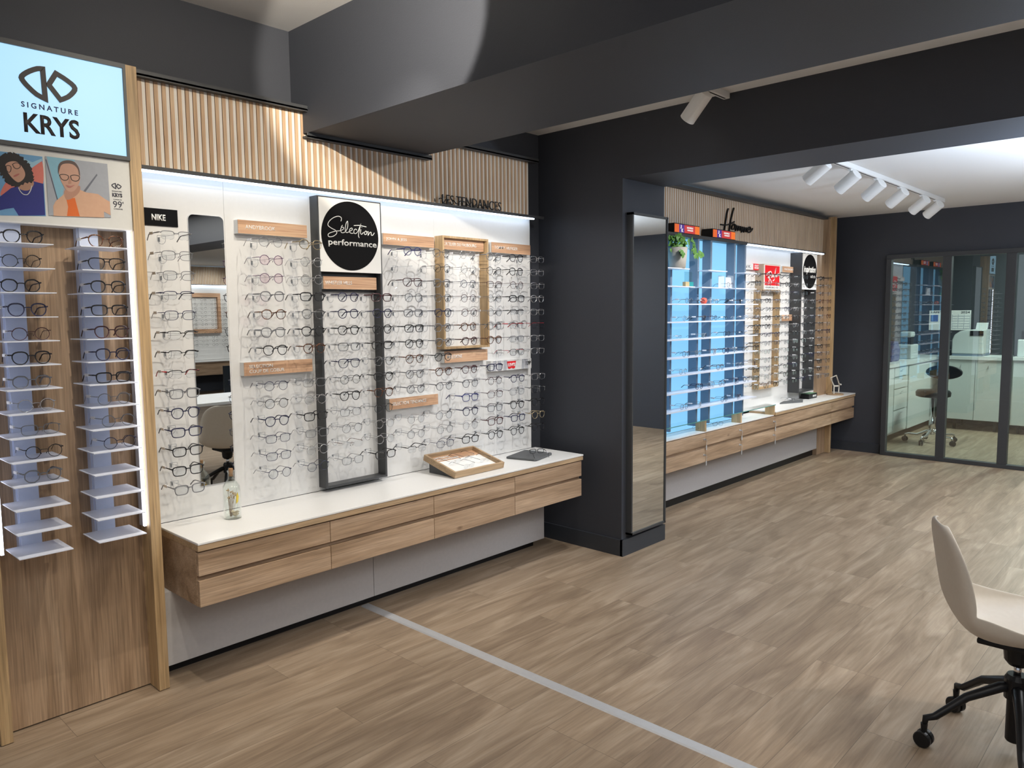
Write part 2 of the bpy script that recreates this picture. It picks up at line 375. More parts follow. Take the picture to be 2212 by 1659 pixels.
# ================================================ glasses
def se(a, b, n, N=22, dx=0, pant=0.0, rot=0):
    out = []
    for k in range(N):
        t = 2*PI*k/N + rot; c, s_ = math.cos(t), math.sin(t)
        x = a*math.copysign(abs(c)**(2.0/n), c); z = b*math.copysign(abs(s_)**(2.0/n), s_)
        if z < 0: x *= 1 - pant*(-z/b)
        else: x *= 1 + pant*0.35*(z/b)
        out.append((x, z))
    return out
o8 = se(.0240, .0215, 2.4, 8, pant=.12, rot=PI/8)
OCT = []
for k in range(24):
    t_ = (k-1)/3.0 - 0.333; i = math.floor(t_); f_ = t_-i; a = o8[(i) % 8]; b = o8[(i+1) % 8]; OCT.append((a[0]*(1-f_)+b[0]*f_, a[1]*(1-f_)+b[1]*f_))
SH = {  # outline, rim radius, kind of temple, word
 'R': (se(.0225, .0215, 2.0), .0012, 'm', 'round'),
 'P': (se(.0235, .0215, 2.5, pant=.20), .0021, 'p', 'panto'),
 'S': (se(.0260, .0185, 3.6, pant=.10), .0022, 'p', 'square'),
 'G': ([(.55*a[0]+.45*b_[0], .55*a[1]+.45*b_[1]) for a, b_ in zip(se(.0240, .0215, 2.2, 24, pant=.12, rot=PI/24), OCT)], .0020, 'p', 'angular'),
 'A': (se(.0262, .0215, 3.0, pant=.26), .0017, 'p', 'aviator'),
 'H': (se(.0265, .0170, 3.6, pant=.08), .0016, 'p', 'half rim'),
 'T': (se(.0255, .0180, 3.4, pant=.08), .0012, 'm', 'thin rectangular'),
 'L': (se(.0250, .0175, 2.8, pant=.10), .0000, 'm', 'rimless'),
}
GM = {}
for k, (o_, rr_, tk, wd) in SH.items():
    cx = .0345; mb = MB()
    ex = max(x for x, z in o_)
    for sgn in (-1, 1):
        pts = [(sgn*(cx+x), 0.004*(abs(x+cx)/.06)**2, z) for x, z in o_]
        if k == 'H':
            up = [p for p in pts if p[2] > 0.002]
            up.sort(key=lambda p: p[0]); mb.tube(up, .0017, 5)
            lo = [p for p in pts if p[2] <= 0.004]; lo.sort(key=lambda p: p[0])
            mb.tube([(p[0], p[1], p[2]) for p in sorted(lo, key=lambda p: math.atan2(p[0]-sgn*cx, p[2]))], .0004, 4)
        elif k != 'L':
            rad = [rr_*(1.25 if z > 0.008 else 0.9) for x, z in o_]
            mb.tube(pts, rad, 6, True)
        # end piece
        hx = sgn*(cx+ex+.0055); hr = max(rr_, .0011)
        mb.tube([(sgn*(cx+ex-.002), .003, .011), (hx-sgn*.001, .004, .0115), (hx, .011, .0115)], [hr*1.3, hr*1.35, hr*1.1], 6)
    inx = cx - ex
    br = max(rr_*1.05, .0010)
    mb.tube([(-inx-.002, .0005, .006), (-inx*.5, -.001, .0085), (inx*.5, -.001, .0085), (inx+.002, .0005, .006)], br, 6)
    if k == 'A': mb.tube([(-inx-.006, .0005, .019), (inx+.006, .0005, .019)], br, 6)
    if tk == 'm':
        for sgn in (-1, 1):
            mb.tube([(sgn*inx, .002, .000), (sgn*inx*.75, .007, -.003), (sgn*inx*.7, .007, -.008)], [.0006, .0009, .0018], 5)
    me = mb.mesh('rim_'+k); me.materials.append(None)
    for p in me.polygons: p.use_smooth = True
    lens = []
    for sgn in (-1, 1):
        lb = MB(); lb.prism([(sgn*(cx+x*.97), z*.97) for x, z in o_], .0006, .0020); l_ = lb.mesh('lens_'+k); l_.materials.append(None); lens.append(l_)
    tem = []
    for sgn in (-1, 1):
        hx = sgn*(cx+ex+.0055); a = .0023 if tk == 'p' else .0012; tb = MB()
        tb.tube([(hx, .010, .0115), (hx+sgn*.001, .05, .0115), (hx, .098, .0115), (hx-sgn*.002, .112, .008), (hx-sgn*.005, .138, -.012)],
                [a*1.3, a, a*.95, a*1.25, a*1.35], 5, flat=.6)
        m_ = tb.mesh('temple_'+k); m_.materials.append(None)
        for p in m_.polygons: p.use_smooth = True
        tem.append(m_)
    hx = -(cx+ex+.0055)
    tg = MB(); tg.box(hx-.0028, hx+.0022, .060, .095, .0065, .0165)
    for q in range(4): tg.box(hx-.0030, hx-.0028, .067+q*.006, .070+q*.006, .0100, .0128)
    t_ = tg.mesh('tag_'+k); t_.materials.append(None)
    GM[k] = (me, lens, tem, t_)
FC = {
 'k': ('black', pm('frame_black', (0.008, 0.008, 0.011), 0.22)), 'n': ('navy', pm('frame_navy', (0.020, 0.022, 0.065), 0.25)),
 'b': ('blue', pm('frame_blue', (0.03, 0.04, 0.17), 0.3)), 'g': ('grey', pm('frame_grey', (0.17, 0.175, 0.19), 0.3)),
 's': ('silver', pm('frame_silver', (0.50, 0.50, 0.51), 0.25, 0.9)), 'o': ('gold', pm('frame_gold', (0.45, 0.37, 0.24), 0.3, 0.9)),
 't': ('tortoiseshell', None), 'w': ('burgundy', pm('frame_burgundy', (0.055, 0.010, 0.014), 0.25)),
 'p': ('purple', pm('frame_purple', (0.07, 0.018, 0.085), 0.3)), 'r': ('black and red', MATS['frame_black']),
 'c': ('clear', clear('frame_clear', (0.55, 0.56, 0.58), 1.6, 0.14, 0.1)),
}
m = bpy.data.materials.new('frame_tortoise'); t, b = nodes(m)
tc = t.nodes.new('ShaderNodeTexCoord'); n = t.nodes.new('ShaderNodeTexNoise'); n.inputs['Scale'].default_value = 190
cr = t.nodes.new('ShaderNodeValToRGB'); cr.color_ramp.elements[0].position = .42; cr.color_ramp.elements[0].color = (.018, .008, .006, 1)
cr.color_ramp.elements[1].position = .62; cr.color_ramp.elements[1].color = (.20, .065, .018, 1)
t.links.new(tc.outputs['Object'], n.inputs['Vector']); t.links.new(n.outputs['Fac'], cr.inputs[0]); t.links.new(cr.outputs[0], b.inputs['Base Color']); b.inputs['Roughness'].default_value = .25
FC['t'] = ('tortoiseshell', m)
mRedF = pm('temple_red', (0.50, 0.02, 0.03), 0.35)
mTag = pm('price_tag_white', (0.80, 0.81, 0.84), 0.4)
def put(name, me, mat, parent):
    o = bpy.data.objects.new(name, me); C.objects.link(o); o.parent = parent
    o.material_slots[0].link = 'OBJECT'; o.material_slots[0].material = mat
    return o
NG = [0]
def glasses(code, loc, label, group, rz=0.0, sc=1.0, tagged=True, lensmat=None, rx=0.0):
    k, c = code[0], code[1]
    g = empty('eyeglasses', loc, label, 'glasses', group)
    g.rotation_euler = (rx, 0, rz); g.scale = (sc, sc, sc)
    me, lens, tem, tg_ = GM[k]; mat = FC[c][1]
    put('rim', me, mat, g)
    for l_ in lens: put('lens', l_, lensmat or (mLensP if c == 'p' else mLens), g)
    tm = mRedF if c == 'r' else mat
    for t_ in tem: put('temple', t_, tm, g)
    if tagged: put('price_tag', tg_, mTag, g)
    NG[0] += 1
    return g
ORD = ['top', 'second', 'third', 'fourth', 'fifth', 'sixth', 'seventh', 'eighth', 'ninth', 'tenth', 'eleventh', 'twelfth', 'thirteenth', 'bottom']

# ================================================ display wall, near bay
def holder_mesh():
    h = MB()
    # clear arm from the wall to the bridge, nose bar and the round loop by the wall
    h.box(-.0035, .0035, .006, .178, .0045, .0065)
    h.box(-.0035, .0035, .174, .178, -.012, .0065)
    a = [(.017*math.cos(t), .150, -.004+.020*math.sin(t)) for t in [PI*1.0+PI*i/8 for i in range(9)]]
    h.tube([(-.017, .150, .012)] + a + [(.017, .150, .012)], .0011, 5)
    h.tube([(-.017, .150, .012), (.017, .150, .012)], .0011, 5)
    return h.mesh('holder')
HM = holder_mesh(); HM.materials.append(mAcr)
def holder(parent, x, y, z, sc=1.0):
    o = bpy.data.objects.new('frame_holder', HM); C.objects.link(o); o.parent = parent
    o.location = Vector((x, y, z)) - parent.location; o.scale = (sc, sc, sc)
    return o
PY = 3.33
ZROW = [1.877 - 0.0812*i for i in range(14)]
panels = [(1.29, 1.6555, 'white display panel at the left end, holding the wall mirror'),
          (1.6565, 2.0915, 'white display panel between the wall mirror and the black frame'),
          (2.092, 2.4915, 'white display panel enclosed by the tall black frame'),
          (2.492, 2.9066, 'white display panel between black frame and oak frame'),
          (2.907, 3.2866, 'white display panel behind the oak picture frame'),
          (3.287, 3.73, 'white display panel at the right end beside dark wall')]
PAN = []
for a, b_, lab in panels:
    e_ = empty('eyewear_display', ((a+b_)/2, PY+.03, .652), lab, 'display panel', 'white panels of the near display wall')
    obj('panel_board', B(a, b_, PY, 3.395, .652, 2.162), mWhite, e_)
    PAN.append(e_)
cols = [
 (1.36, 0, 'column left of the wall mirror', 'Hg Tg Tg Hn Tn Hk Hk Hr Sg Pn Sn Sk Sk Sg'),
 (1.78, 1, 'first column right of the wall mirror', 'Rg Rp Rp Pg Gt Pg Pk -- Rn Rk Pn Tn Tn Rn'),
 (1.985, 1, 'second column right of the wall mirror', 'Go Rs Rs Sk Pc Pk Pt -- Tg Rs Sk Tg Rs Rn'),
 (2.185, 2, 'middle column inside the black frame', '-- -- -- Gn Pn Pk Sc An Rk Pk Tg Rg Lt Tg'),
 (2.39, 2, "column over the black frame's right edge", '-- -- -- Sw Pn Pk Sk Pc Pk Pt Rk Rs Rs Sk'),
 (2.60, 3, 'first column right of the black frame', 'Gb -- Aw Pc Sg Sk Pk Pt Pg Gg -- Rs Rg Hk'),
 (2.805, 3, "column over the oak frame's left edge", 'Pc Rk Pg Pc Pn Pg Pg Pk Pt Gg -- Rg Rg Tn'),
 (3.005, 4, 'column in the middle of the oak frame', 'Rs Rs Rn Rw Rw Pt Pw -- Pw Pg Sb Pn Rc Sk'),
 (3.212, 4, "column over the oak frame's right edge", 'Pg Rk Tw Rc Rg Pc Pt -- Sn Rw Tw Sg Sw Pk'),
 (3.408, 5, "second column from the white wall's right end", 'Pk Pk Rw Sk Hk Hr Tg Tr -- Gn Tg Pk Sn Pk'),
 (3.602, 5, "last column at the white wall's right end", 'Ts Ts Ts Ps Ts Tr Ts Ts -- Ts Sc Pk Po Pk')]
rnd = random.Random(3)
for x, pi_, desc, codes in cols:
    for i, cd in enumerate(codes.split()):
        if cd == '--': continue
        z = ZROW[i]; jx = rnd.uniform(-.004, .004); rot = rnd.uniform(-.03, .03)
        holder(PAN[pi_], x, 3.152, z)
        lab = '%s %s glasses, %s row, %s' % (FC[cd[1]][0], SH[cd[0]][3], ORD[i], desc)
        glasses(cd, (x+jx, 3.150, z), lab, 'glasses hung on the near white wall', rot, 1.0 if cd[0] not in 'ST' else 1.03)
holder(PAN[3], 2.60, 3.152, ZROW[1])

# rounded wall mirror
pts = []
for cx_, cz_, a0 in ((1.648-.022, 1.992-.022, 0), (1.488+.022, 1.992-.022, 90)):
    for k in range(6):
        a = math.radians(a0+18*k); pts.append((cx_+.022*math.cos(a), cz_+.022*math.sin(a)))
pts += [(1.488, .785), (1.648, .785)]
e_ = empty('wall_mirror', (1.568, PY-.003, .785), 'tall narrow wall mirror with rounded top corners on white panel', 'mirror')
obj('mirror_glass', MB().prism(pts, PY-.006, PY-.001), mMirror, e_)
obj('backing', MB().prism([((x-1.568)*1.02+1.568, (z-1.39)*1.003+1.39) for x, z in pts], PY-.003, PY), mAlu, e_)

def sign(x0, x1, z0, z1, txt, lab, tx, lines=1, y=3.29, yb=3.33, mat=None, th=None):
    e_ = empty('brand_sign', ((x0+x1)/2, (y+yb)/2, z0), lab, 'sign', 'small lettered signs on the white walls')
    obj('sign_body', B(x0, x1, y+.003, yb, z0, z1), mWhite, e_)
    obj('sign_face', B(x0, x1, y, y+.003, z0, z1), mat or mSign, e_)
    h = (z1-z0)
    if lines == 1: text(txt, mWhiteS, e_, tx[0], tx[1], z0+h*.36, z0+h*.66, y, bold=.006)
    else:
        a, b_ = txt.split('\n')
        text(a, mWhiteS, e_, tx[0], tx[1], z0+h*.55, z0+h*.80, y, bold=.006)
        text(b_, mWhiteS, e_, tx[0], tx[2], z0+h*.18, z0+h*.43, y, bold=.006)
    return e_
sign(1.70, 2.055, 1.922, 1.983, 'ANDYBROOK', 'oak sign with white lettering above two columns right of the wall mirror', (1.735, 1.885))
sign(1.70, 2.06, 1.270, 1.332, 'SELECTION\nCOUP DE COEUR', 'oak sign with two lines of white lettering, left of black frame', (1.725, 1.845, 1.905), 2)
sign(2.135, 2.46, 1.677, 1.740, 'WHISTLER HILLS', 'oak sign with white lettering inside the black frame', (2.145, 2.305), y=3.285)
sign(2.515, 2.873, 1.919, 1.978, 'JOHN & JESS', 'oak sign with white lettering, upper, just right of the black frame', (2.535, 2.675))
sign(2.53, 2.88, 1.028, 1.088, 'SELECTION TENDANCE', 'lowest oak sign with white lettering, right of the black frame', (2.55, 2.79))
sign(2.925, 3.262, 1.916, 1.978, "L'ATELIER DU FAUBOURG", 'oak sign with white lettering inside the top of oak frame', (2.94, 3.20), y=3.285)
sign(2.937, 3.288, 1.262, 1.329, 'MOLESKINE', 'oak sign with white lettering right below the oak frame', (2.955, 3.075))
sign(3.336, 3.69, 1.918, 1.980, 'TOMMY HILFIGER', "oak sign with white lettering at the wall's upper right end", (3.36, 3.57))
# black nike plate
e_ = empty('brand_sign', (1.375, PY, 1.932), 'flat black sign with bold white lettering beside the oak post', 'sign', 'small lettered signs on the white walls')
obj('sign_face', B(1.303, 1.443, PY-.006, PY, 1.932, 2.004), mBlackS, e_)
text('NIKE', mWhiteS, e_, 1.333, 1.391, 1.954, 1.980, PY-.006, bold=.03)
# levis plate
e_ = empty('brand_sign', (3.505, 3.30, 1.19), 'white picture sign with red emblem and the price 139', 'sign', 'small lettered signs on the white walls')
obj('sign_body', B(3.318, 3.695, 3.293, 3.33, 1.187, 1.252), mWhite, e_)
lt = MB()
for x, s_ in ((3.335, 1), (3.385, -1), (3.43, 1), (3.60, 1), (3.635, -1)):
    lt.prism([(x, 1.188), (x+.028, 1.188), (x+.028+.006*s_, 1.251), (x+.006*s_, 1.251)], 3.2915, 3.293)
obj('picture', lt, pm('pale_grey_print', (.45, .46, .49), .6), e_)
obj('emblem', MB().prism([(3.462, 1.243), (3.545, 1.243), (3.535, 1.199), (3.520, 1.195), (3.5035, 1.202), (3.487, 1.195), (3.472, 1.199)], 3.290, 3.2915), mRed, e_)
text("LEVI'S", mWhiteS, e_, 3.470, 3.537, 1.210, 1.232, 3.290, bold=.04)
text('139', mBlackS, e_, 3.640, 3.680, 1.211, 1.237, 3.290, bold=.01)
text('€', mBlackS, e_, 3.683, 3.690, 1.224, 1.237, 3.290)

# black display frame with the round emblem board
def boxframe(name, x0, x1, z0, z1, y0, y1, th, mat, lab, cat, cross=None):
    e_ = empty(name, ((x0+x1)/2, y1, z0), lab, cat)
    obj('stile', B(x0, x0+th, y0, y1, z0, z1), mat, e_); obj('stile', B(x1-th, x1, y0, y1, z0, z1), mat, e_)
    obj('bottom_rail', B(x0+th, x1-th, y0, y1, z0, z0+th), mat, e_); obj('top_rail', B(x0+th, x1-th, y0, y1, z1-th, z1), mat, e_)
    return e_
bf = boxframe('eyewear_surround', 2.100, 2.485, .672, 2.130, 3.265, 3.33, .012, mDark2, 'tall black box frame round a column of glasses', 'frame')
obj('upper_board', B(2.112, 2.473, 3.315, 3.329, 1.664, 1.765), mDark2, bf)
obj('emblem_board', B(2.108, 2.477, 3.262, 3.275, 1.762, 2.124), mWhiteS, bf)
obj('emblem_disc', MB().lathe([(.172, 3.2595), (.172, 3.262)], (2.289, 0, 1.944), 64, 'Y'), mBlackS, bf)
def sel(x, y): return (2.118+(x-147)/593*.342, 2.116-(y-168)/737*.345+((x-443)*.060)/737*.345)
def catmull(p, n=5):
    out = []; P_ = [p[0]]+list(p)+[p[-1]]
    for i in range(1, len(P_)-2):
        a, b_, c_, d_ = [Vector(q) for q in P_[i-1:i+3]]
        for k in range(n):
            t_ = k/n
            out.append(tuple(.5*((2*b_)+(c_-a)*t_+(2*a-5*b_+4*c_-d_)*t_*t_+(3*b_-a-3*c_+d_)*t_**3)))
    out.append(tuple(p[-1])); return out
STR = [[(345,380),(350,345),(320,328),(270,345),(225,385),(212,425),(245,455),(290,480),(297,510),(260,540),(220,545),(210,525),(230,505),(290,485),(330,480),(365,465),(370,445),(350,445),(338,470),(350,500),(385,490),(412,440),(414,378),(398,400),(388,445),(388,485),(405,498),(430,485),(460,465),(455,448),(435,460),(430,490),(450,505),(470,503)],
       [(507,470),(498,458),(482,466),(476,486),(480,503),(498,505),(520,480),(540,435),(555,395)],
       [(555,395),(535,470),(524,525),(533,552)], [(478,421),(540,418),(612,432)], [(552,460),(548,500),(560,512),(580,490)],
       [(604,476),(588,495),(595,515),(612,508),(614,488),(604,476),(630,490)], [(632,478),(628,522),(648,492),(662,490),(664,518),(680,520),(698,494)], [(345,440),(360,420)], [(562,440),(563,436)]]
sc_ = MB()
for s_ in STR: sc_.ribbon([sel(*q) for q in catmull(s_)], .0034, 3.2585, 3.2595)
obj('script_lettering', sc_, mWhiteS, bf)
text('performance', mWhiteS, bf, 2.155, 2.448, 1.885, 1.925, 3.2595, bold=.016, slope=.0)

# oak display frame
of_ = boxframe('eyewear_surround', 2.912, 3.280, 1.343, 1.990, 3.262, 3.33, .012, mOakEdge, 'oak box frame hung round the upper glasses, right half of wall', 'frame')

# slatted fascia
def slats(name, x0, x1, z0, z1, yf, lab, per=.0328, parts=None):
    e_ = empty(name, ((x0+x1)/2, yf+.03, z0), lab, 'slatted panel')
    wd, cr_, bk = MB(), MB(), MB()
    for a, b_, zt in (parts or [(x0, x1, z1)]):
        bk.box(a, b_, yf+.012, yf+.034, z0, zt)
    nn = int((x1-x0)/per)
    for i in range(nn+1):
        a = x0+i*per
        if a+per*.5 > x1: break
        zt = z1
        if parts:
            for pa, pb, zz in parts:
                if pa-1e-6 <= a+.008 <= pb: zt = zz
        wd.box(a, a+.0165, yf, yf+.012, z0, zt)
        if a+.031 < x1: cr_.box(a+.0165, a+.0303, yf+.0012, yf+.012, z0, zt)
    obj('backing', bk, mDark2, e_); obj('wood_slats', wd, mSlat, e_); obj('cream_slats', cr_, mCream, e_)
    return e_
sl = slats('slatted_fascia', 1.262, 3.70, 2.168, 2.52, 3.30, 'long fascia of light wooden slats above the near display wall',
      parts=[(1.262, 2.058, 2.520), (2.058, 2.815, 2.412), (2.815, 3.70, 2.502)])
for nm, a, b_, z in (('ledge_trim', 1.235, 2.075, 2.52), ('ledge_trim', 2.055, 2.84, 2.398), ('ledge_trim', 2.815, 3.74, 2.502)):
    obj(nm, B(a, b_, 3.255, 3.34, z, z+.008).box(a, b_, 3.255, 3.260, z-.004, z+.022), mDark2, sl)
lt_ = obj('lower_trim', B(1.262, 3.79, 3.262, 3.35, 2.158, 2.166).box(1.262, 3.79, 3.258, 3.264, 2.150, 2.166), mDark2, sl)
e_ = obj('led_strip', B(1.27, 2.44, 3.284, 3.302, 2.146, 2.157).box(2.446, 3.725, 3.284, 3.302, 2.146, 2.157), mLED, label='bright white light strip under the near slatted fascia', cat='light strip')
# letters LES TENDANCES standing on the trim with script letters in front
e_ = empty('lettering_sign', (3.15, 3.25, 2.166), 'dark upright letters spelling LES TENDANCES in front of the slats', 'sign')
text('LES TENDANCES', mDark2, e_, 2.925, 3.405, 2.169, 2.222, 3.276, th=.006, bold=-.008)
wr = MB()
P0 = [(2.86,2.19),(2.862,2.172)], [(2.895,2.19),(2.90,2.196),(2.915,2.194)], [(2.915,2.215),(2.918,2.178),(2.935,2.18),(2.945,2.195),(2.96,2.19),(2.955,2.178),(2.985,2.182)], [(3.0,2.196),(3.03,2.176),(3.06,2.196),(3.075,2.178)], [(3.10,2.195),(3.12,2.176),(3.15,2.196),(3.165,2.176),(3.19,2.196)], [(3.22,2.19),(3.24,2.178),(3.26,2.195),(3.27,2.176),(3.30,2.19)]
for s_ in P0: wr.ribbon(catmull(s_), .004, 3.262, 3.266)
obj('script_lettering', wr, mBlackP, e_)

# counter
def counter(x0, x1, yf, yb, zt, zb, seams, lab, labs, glass_to=None):
    e_ = empty('wall_counter', ((x0+x1)/2, (yf+yb)/2, zb), lab, 'counter')
    h = zt-zb; a = x0 if glass_to is None else glass_to
    obj('worktop', B(a-.0, x1+.01, yf-.008, yb, zt-.010, zt), mTop, e_, bevel=.002)
    obj('top_board', B(a, x1+.008, yf-.006, yb, zt-.036, zt-.010), mOakEdgeX, e_, bevel=.0015)
    obj('carcass', B(x0, x1, yf+.022, yb, zb, zt-.036), mOakZ if False else mOak, e_)
    z1a = zt-.040 if glass_to is None else zt-.055
    zr = [(zb+.128*h/.266, zt-.042), (zb, zb+.108*h/.266)]
    for i in range(len(seams)-1):
        for j, (c0, c1) in enumerate(zr):
            d_ = obj('drawer', B(seams[i]+.0015, seams[i+1]-.0015, yf, yf+.02, c0, c1), mOak, e_, bevel=.001)
            if glass_to and seams[i+1] <= glass_to+.05:
                kb = MB(); kx = seams[i+1]-.03; kz = c0+(c1-c0)*.55
                kb.lathe([(.008, yf-.004), (.008, yf)], (kx, 0, kz), 12, 'Y'); kb.box(kx-.001, kx+.001, yf-.022, yf-.004, kz-.006, kz+.006)
                kb.tube([(kx, yf-.018, kz-.004), (kx+.02, yf-.016, kz-.010), (kx+.022, yf-.01, kz-.055)], .0016, 5)
                kb.box(kx+.014, kx+.028, yf-.012, yf-.009, kz-.085, kz-.050)
                obj('lock_key', kb, mAlu, d_)
    return e_
counter(1.283, 3.76, 2.93, 3.33, .65, .384, [1.283, 1.898, 2.523, 3.138, 3.76],
        'long wall-hung oak counter with white top below the near display wall', None)
lp = empty('base_cladding', (2.5, 3.26, 0), 'grey panel with black plinth under the near counter', 'panel')
obj('panel_board', B(1.24, 2.33, 3.205, 3.39, .062, .384), mGrey, lp); obj('panel_board', B(2.333, 3.71, 3.205, 3.39, .062, .384), mGrey, lp)
obj('plinth', B(1.24, 3.69, 3.285, 3.39, 0, .062), mBlackP, lp)

# bottle with dried flowers
bx, by = 1.558, 3.178
e_ = empty('glass_bottle', (bx, by, .65), 'clear glass bottle of dried flowers with cork on the white counter', 'bottle')
prof = [(.034, 0), (.038, .004), (.038, .125), (.036, .145), (.026, .165), (.014, .178), (.012, .205), (.017, .210), (.017, .215)]
inner = [(rr-.003, max(z, .006)) for rr, z in prof][::-1]
obj('bottle_body', MB().lathe(prof + inner, (bx, by, .65), 28), mBottle, e_, smooth=True)
obj('cork', MB().lathe([(.0085, .19), (.0095, .222), (.009, .225)], (bx, by, .65), 14), pm('cork', (.36, .20, .10), .9), e_)
tw = MB(); fl = MB(); R_ = random.Random(5)
for i in range(14):
    a = R_.uniform(0, 2*PI); q = R_.uniform(.004, .026); top = R_.uniform(.08, .135)
    p1 = (bx+.25*q*math.cos(a)-.008, by+.25*q*math.sin(a), .66); p3 = (bx+q*math.cos(a), by+q*math.sin(a), .65+top)
    pm_ = tuple((p1[k]+p3[k])/2+R_.uniform(-.003, .003) for k in range(3)); tw.tube([p1, pm_, p3], .0007, 4)
    for _ in range(5):
        cx_, cy_, cz_ = [p3[k]+R_.uniform(-.006, .006) for k in range(3)]
        fl.lathe([(.0006, -.0022), (.0022, 0), (.0006, .0022)], (cx_, cy_, cz_), 6)
obj('dried_twigs', tw, pm('dry_twig', (.22, .13, .06), .8), e_); obj('seed_heads', fl, pm('dry_seed', (.45, .30, .13), .8), e_)
obj('yellow_petal', MB().prism([(bx+.014, .715), (bx+.022, .722), (bx+.026, .745), (bx+.021, .765), (bx+.015, .745)], by-.012, by-.009), pm('yellow_petal', (.85, .60, .02), .6), e_)
pe = MB()
for i in range(10): pe.lathe([(.001, -.006), (.010, 0), (.001, .006)], (bx+R_.uniform(-.01, .018), by+R_.uniform(-.02, .015), .662+R_.uniform(0, .022)), 8)
obj('pale_blossoms', pe, pm('pale_blossom', (.70, .60, .42), .8), e_, smooth=True)

# oak tray display
e_ = empty('tray_display', (2.93, 3.13, .65), 'tilted oak tray with printed card holding rimless glasses samples', 'tray')
tl = math.atan2(.068, .262); Mt = Matrix.Translation((2.745, 3.012, .653)) @ Matrix.Rotation(tl, 4, 'X')
W_, D_ = .385, .270
def tr(mb): return mb.xf(Mt)
obj('tray_side', tr(B(0, .013, 0, D_, 0, .034)), mOakEdgeX, e_); obj('tray_side', tr(B(W_-.013, W_, 0, D_, 0, .034)), mOakEdgeX, e_)
obj('tray_front', tr(B(.013, W_-.013, 0, .013, 0, .034)), mOakEdgeX, e_); obj('tray_back', tr(B(.013, W_-.013, D_-.013, D_, 0, .034)), mOakEdgeX, e_)
obj('card', tr(B(.013, W_-.013, .013, D_-.013, .004, .010)), mWhiteS, e_)
obj('card_header', tr(B(.013, W_-.013, D_-.075, D_-.013, .0102, .0112)), mSign, e_)
obj('card_step', tr(B(.013, W_-.075, .05, .115, .010, .016)), mWhiteS, e_)
for txt_, z0, z1, x1_ in (('COLLECTION DE', D_-.040, D_-.022, .165), ('MONTURES PERCÉES', D_-.066, D_-.048, .215)):
    o = text(txt_, mWhiteS, None, .022, x1_, z0, z1, .0113, axis='Z', bold=.03)
    o.data.transform(Matrix.Translation(o.location)); o.data.transform(Mt); o.data.transform(Matrix.Translation(-e_.location)); o.location = (0, 0, 0); o.parent = e_
obj('wedge_base', MB().prism([(3.03, .650), (3.245, .650), (3.245, .708)], 2.765, 3.11, 'X'), mDark2, e_)
for i, (tx_, ty_, cd, lb) in enumerate(((.11, .125, 'Lw', 'rimless glasses with red temples lying left in the oak tray'),
                                (.24, .150, 'Ln', 'rimless glasses with dark temples lying at the back of the oak tray'),
                                (.305, .080, 'Lk', 'rimless glasses with black temples at the right of the oak tray'),
                                (.15, .050, 'Lg', 'rimless grey glasses lying at the front left of the oak tray'))):
    p = Mt @ Vector((tx_, ty_, .031)); g = glasses(cd, p, lb, 'rimless samples in the oak tray', .12, .8, False, rx=tl-.12)

# pad with glasses
e_ = empty('display_pad', (3.485, 3.13, .65), 'grey square display pad at the right end of near counter', 'pad')
pd = MB().prism([(3.345, 3.195), (3.360, 3.200), (3.585, 3.262), (3.597, 3.250), (3.628, 3.068), (3.616, 3.055), (3.405, 2.995), (3.392, 3.005)], .651, .664, 'Z')
obj('pad_board', pd, mPad, e_, bevel=.003)
glasses('Sk', (3.50, 3.08, .690), 'black glasses with white tag standing on the grey pad', None, 2.6, .75, True, rx=-.15)

# ================================================ oak cabinet with light box, left
kc = empty('display_cabinet', (.93, 3.2, 0), 'tall oak display cabinet at the left edge with two glasses racks', 'cabinet')
obj('back_panel', B(.669, 1.186, 3.225, 3.25, .006, 2.50), mOakZ, kc)
obj('side_post', B(1.186, 1.228, 3.132, 3.39, .003, 2.512), mOakEdge, kc, bevel=.001)
obj('side_post', B(.630, .669, 3.146, 3.39, .003, 2.512), mOakEdge, kc, bevel=.001)
for x in (1.176, .679):
    ch = obj('led_channel', B(x-.007, x+.007, 3.165, 3.20, .70, 1.90), mGrey, kc)
    obj('led_tube', B(x-.005, x+.005, 3.155, 3.165, .70, 1.90), mLEDv, kc)
lb = empty('light_box', (.928, 3.14, 2.150), 'blue-white light box sign with dark double emblem on oak cabinet', 'sign')
obj('box_frame', B(.669, 1.186, 3.128, 3.22, 2.150, 2.165).box(.669, 1.186, 3.128, 3.22, 2.495, 2.512).box(.669, .678, 3.128, 3.22, 2.165, 2.495).box(1.176, 1.186, 3.128, 3.22, 2.165, 2.495), mDark2, lb)
obj('lit_face', B(.678, 1.176, 3.136, 3.215, 2.165, 2.495), mBox, lb)
def kp(x, y): return (.828+(x-158)/442*.184, 2.392-((y-378)-(x-158)*.15)*.000464)
mEmb = pm('emblem_brown', (.032, .025, .024), .5)
def emblem(f, w_, y0, y1, parent, mat):
    e1 = MB()
    L1 = catmull([(340,316),(300,316),(240,337),(193,364),(176,388),(193,420),(225,456),(282,508),(346,541)], 2)
    R1 = [(442,345)] + catmull([(500,378),(560,420),(585,452),(572,482),(525,522),(465,545)], 2) + [(380,432)]
    e1.ribbon([f(*q) for q in L1], w_, y0, y1, True)
    e1.ribbon([f(*q) for q in R1], w_, y0, y1, True)
    return obj('emblem', e1, mat, parent)
emblem(kp, .0165, 3.130, 3.136, lb, mEmb)
text('SIGNATURE', pm('emblem_navy', (.03, .035, .12), .5), lb, .830, 1.012, 2.290, 2.309, 3.136, bold=.02, space=1.5, name='small_lettering')
text('KRYS', mEmb, lb, .834, 1.013, 2.203, 2.272, 3.136, th=.004, bold=.022)
po = empty('advertising_poster', (.928, 3.14, 1.905), 'white poster with two portraits and the price 99 on oak cabinet', 'poster')
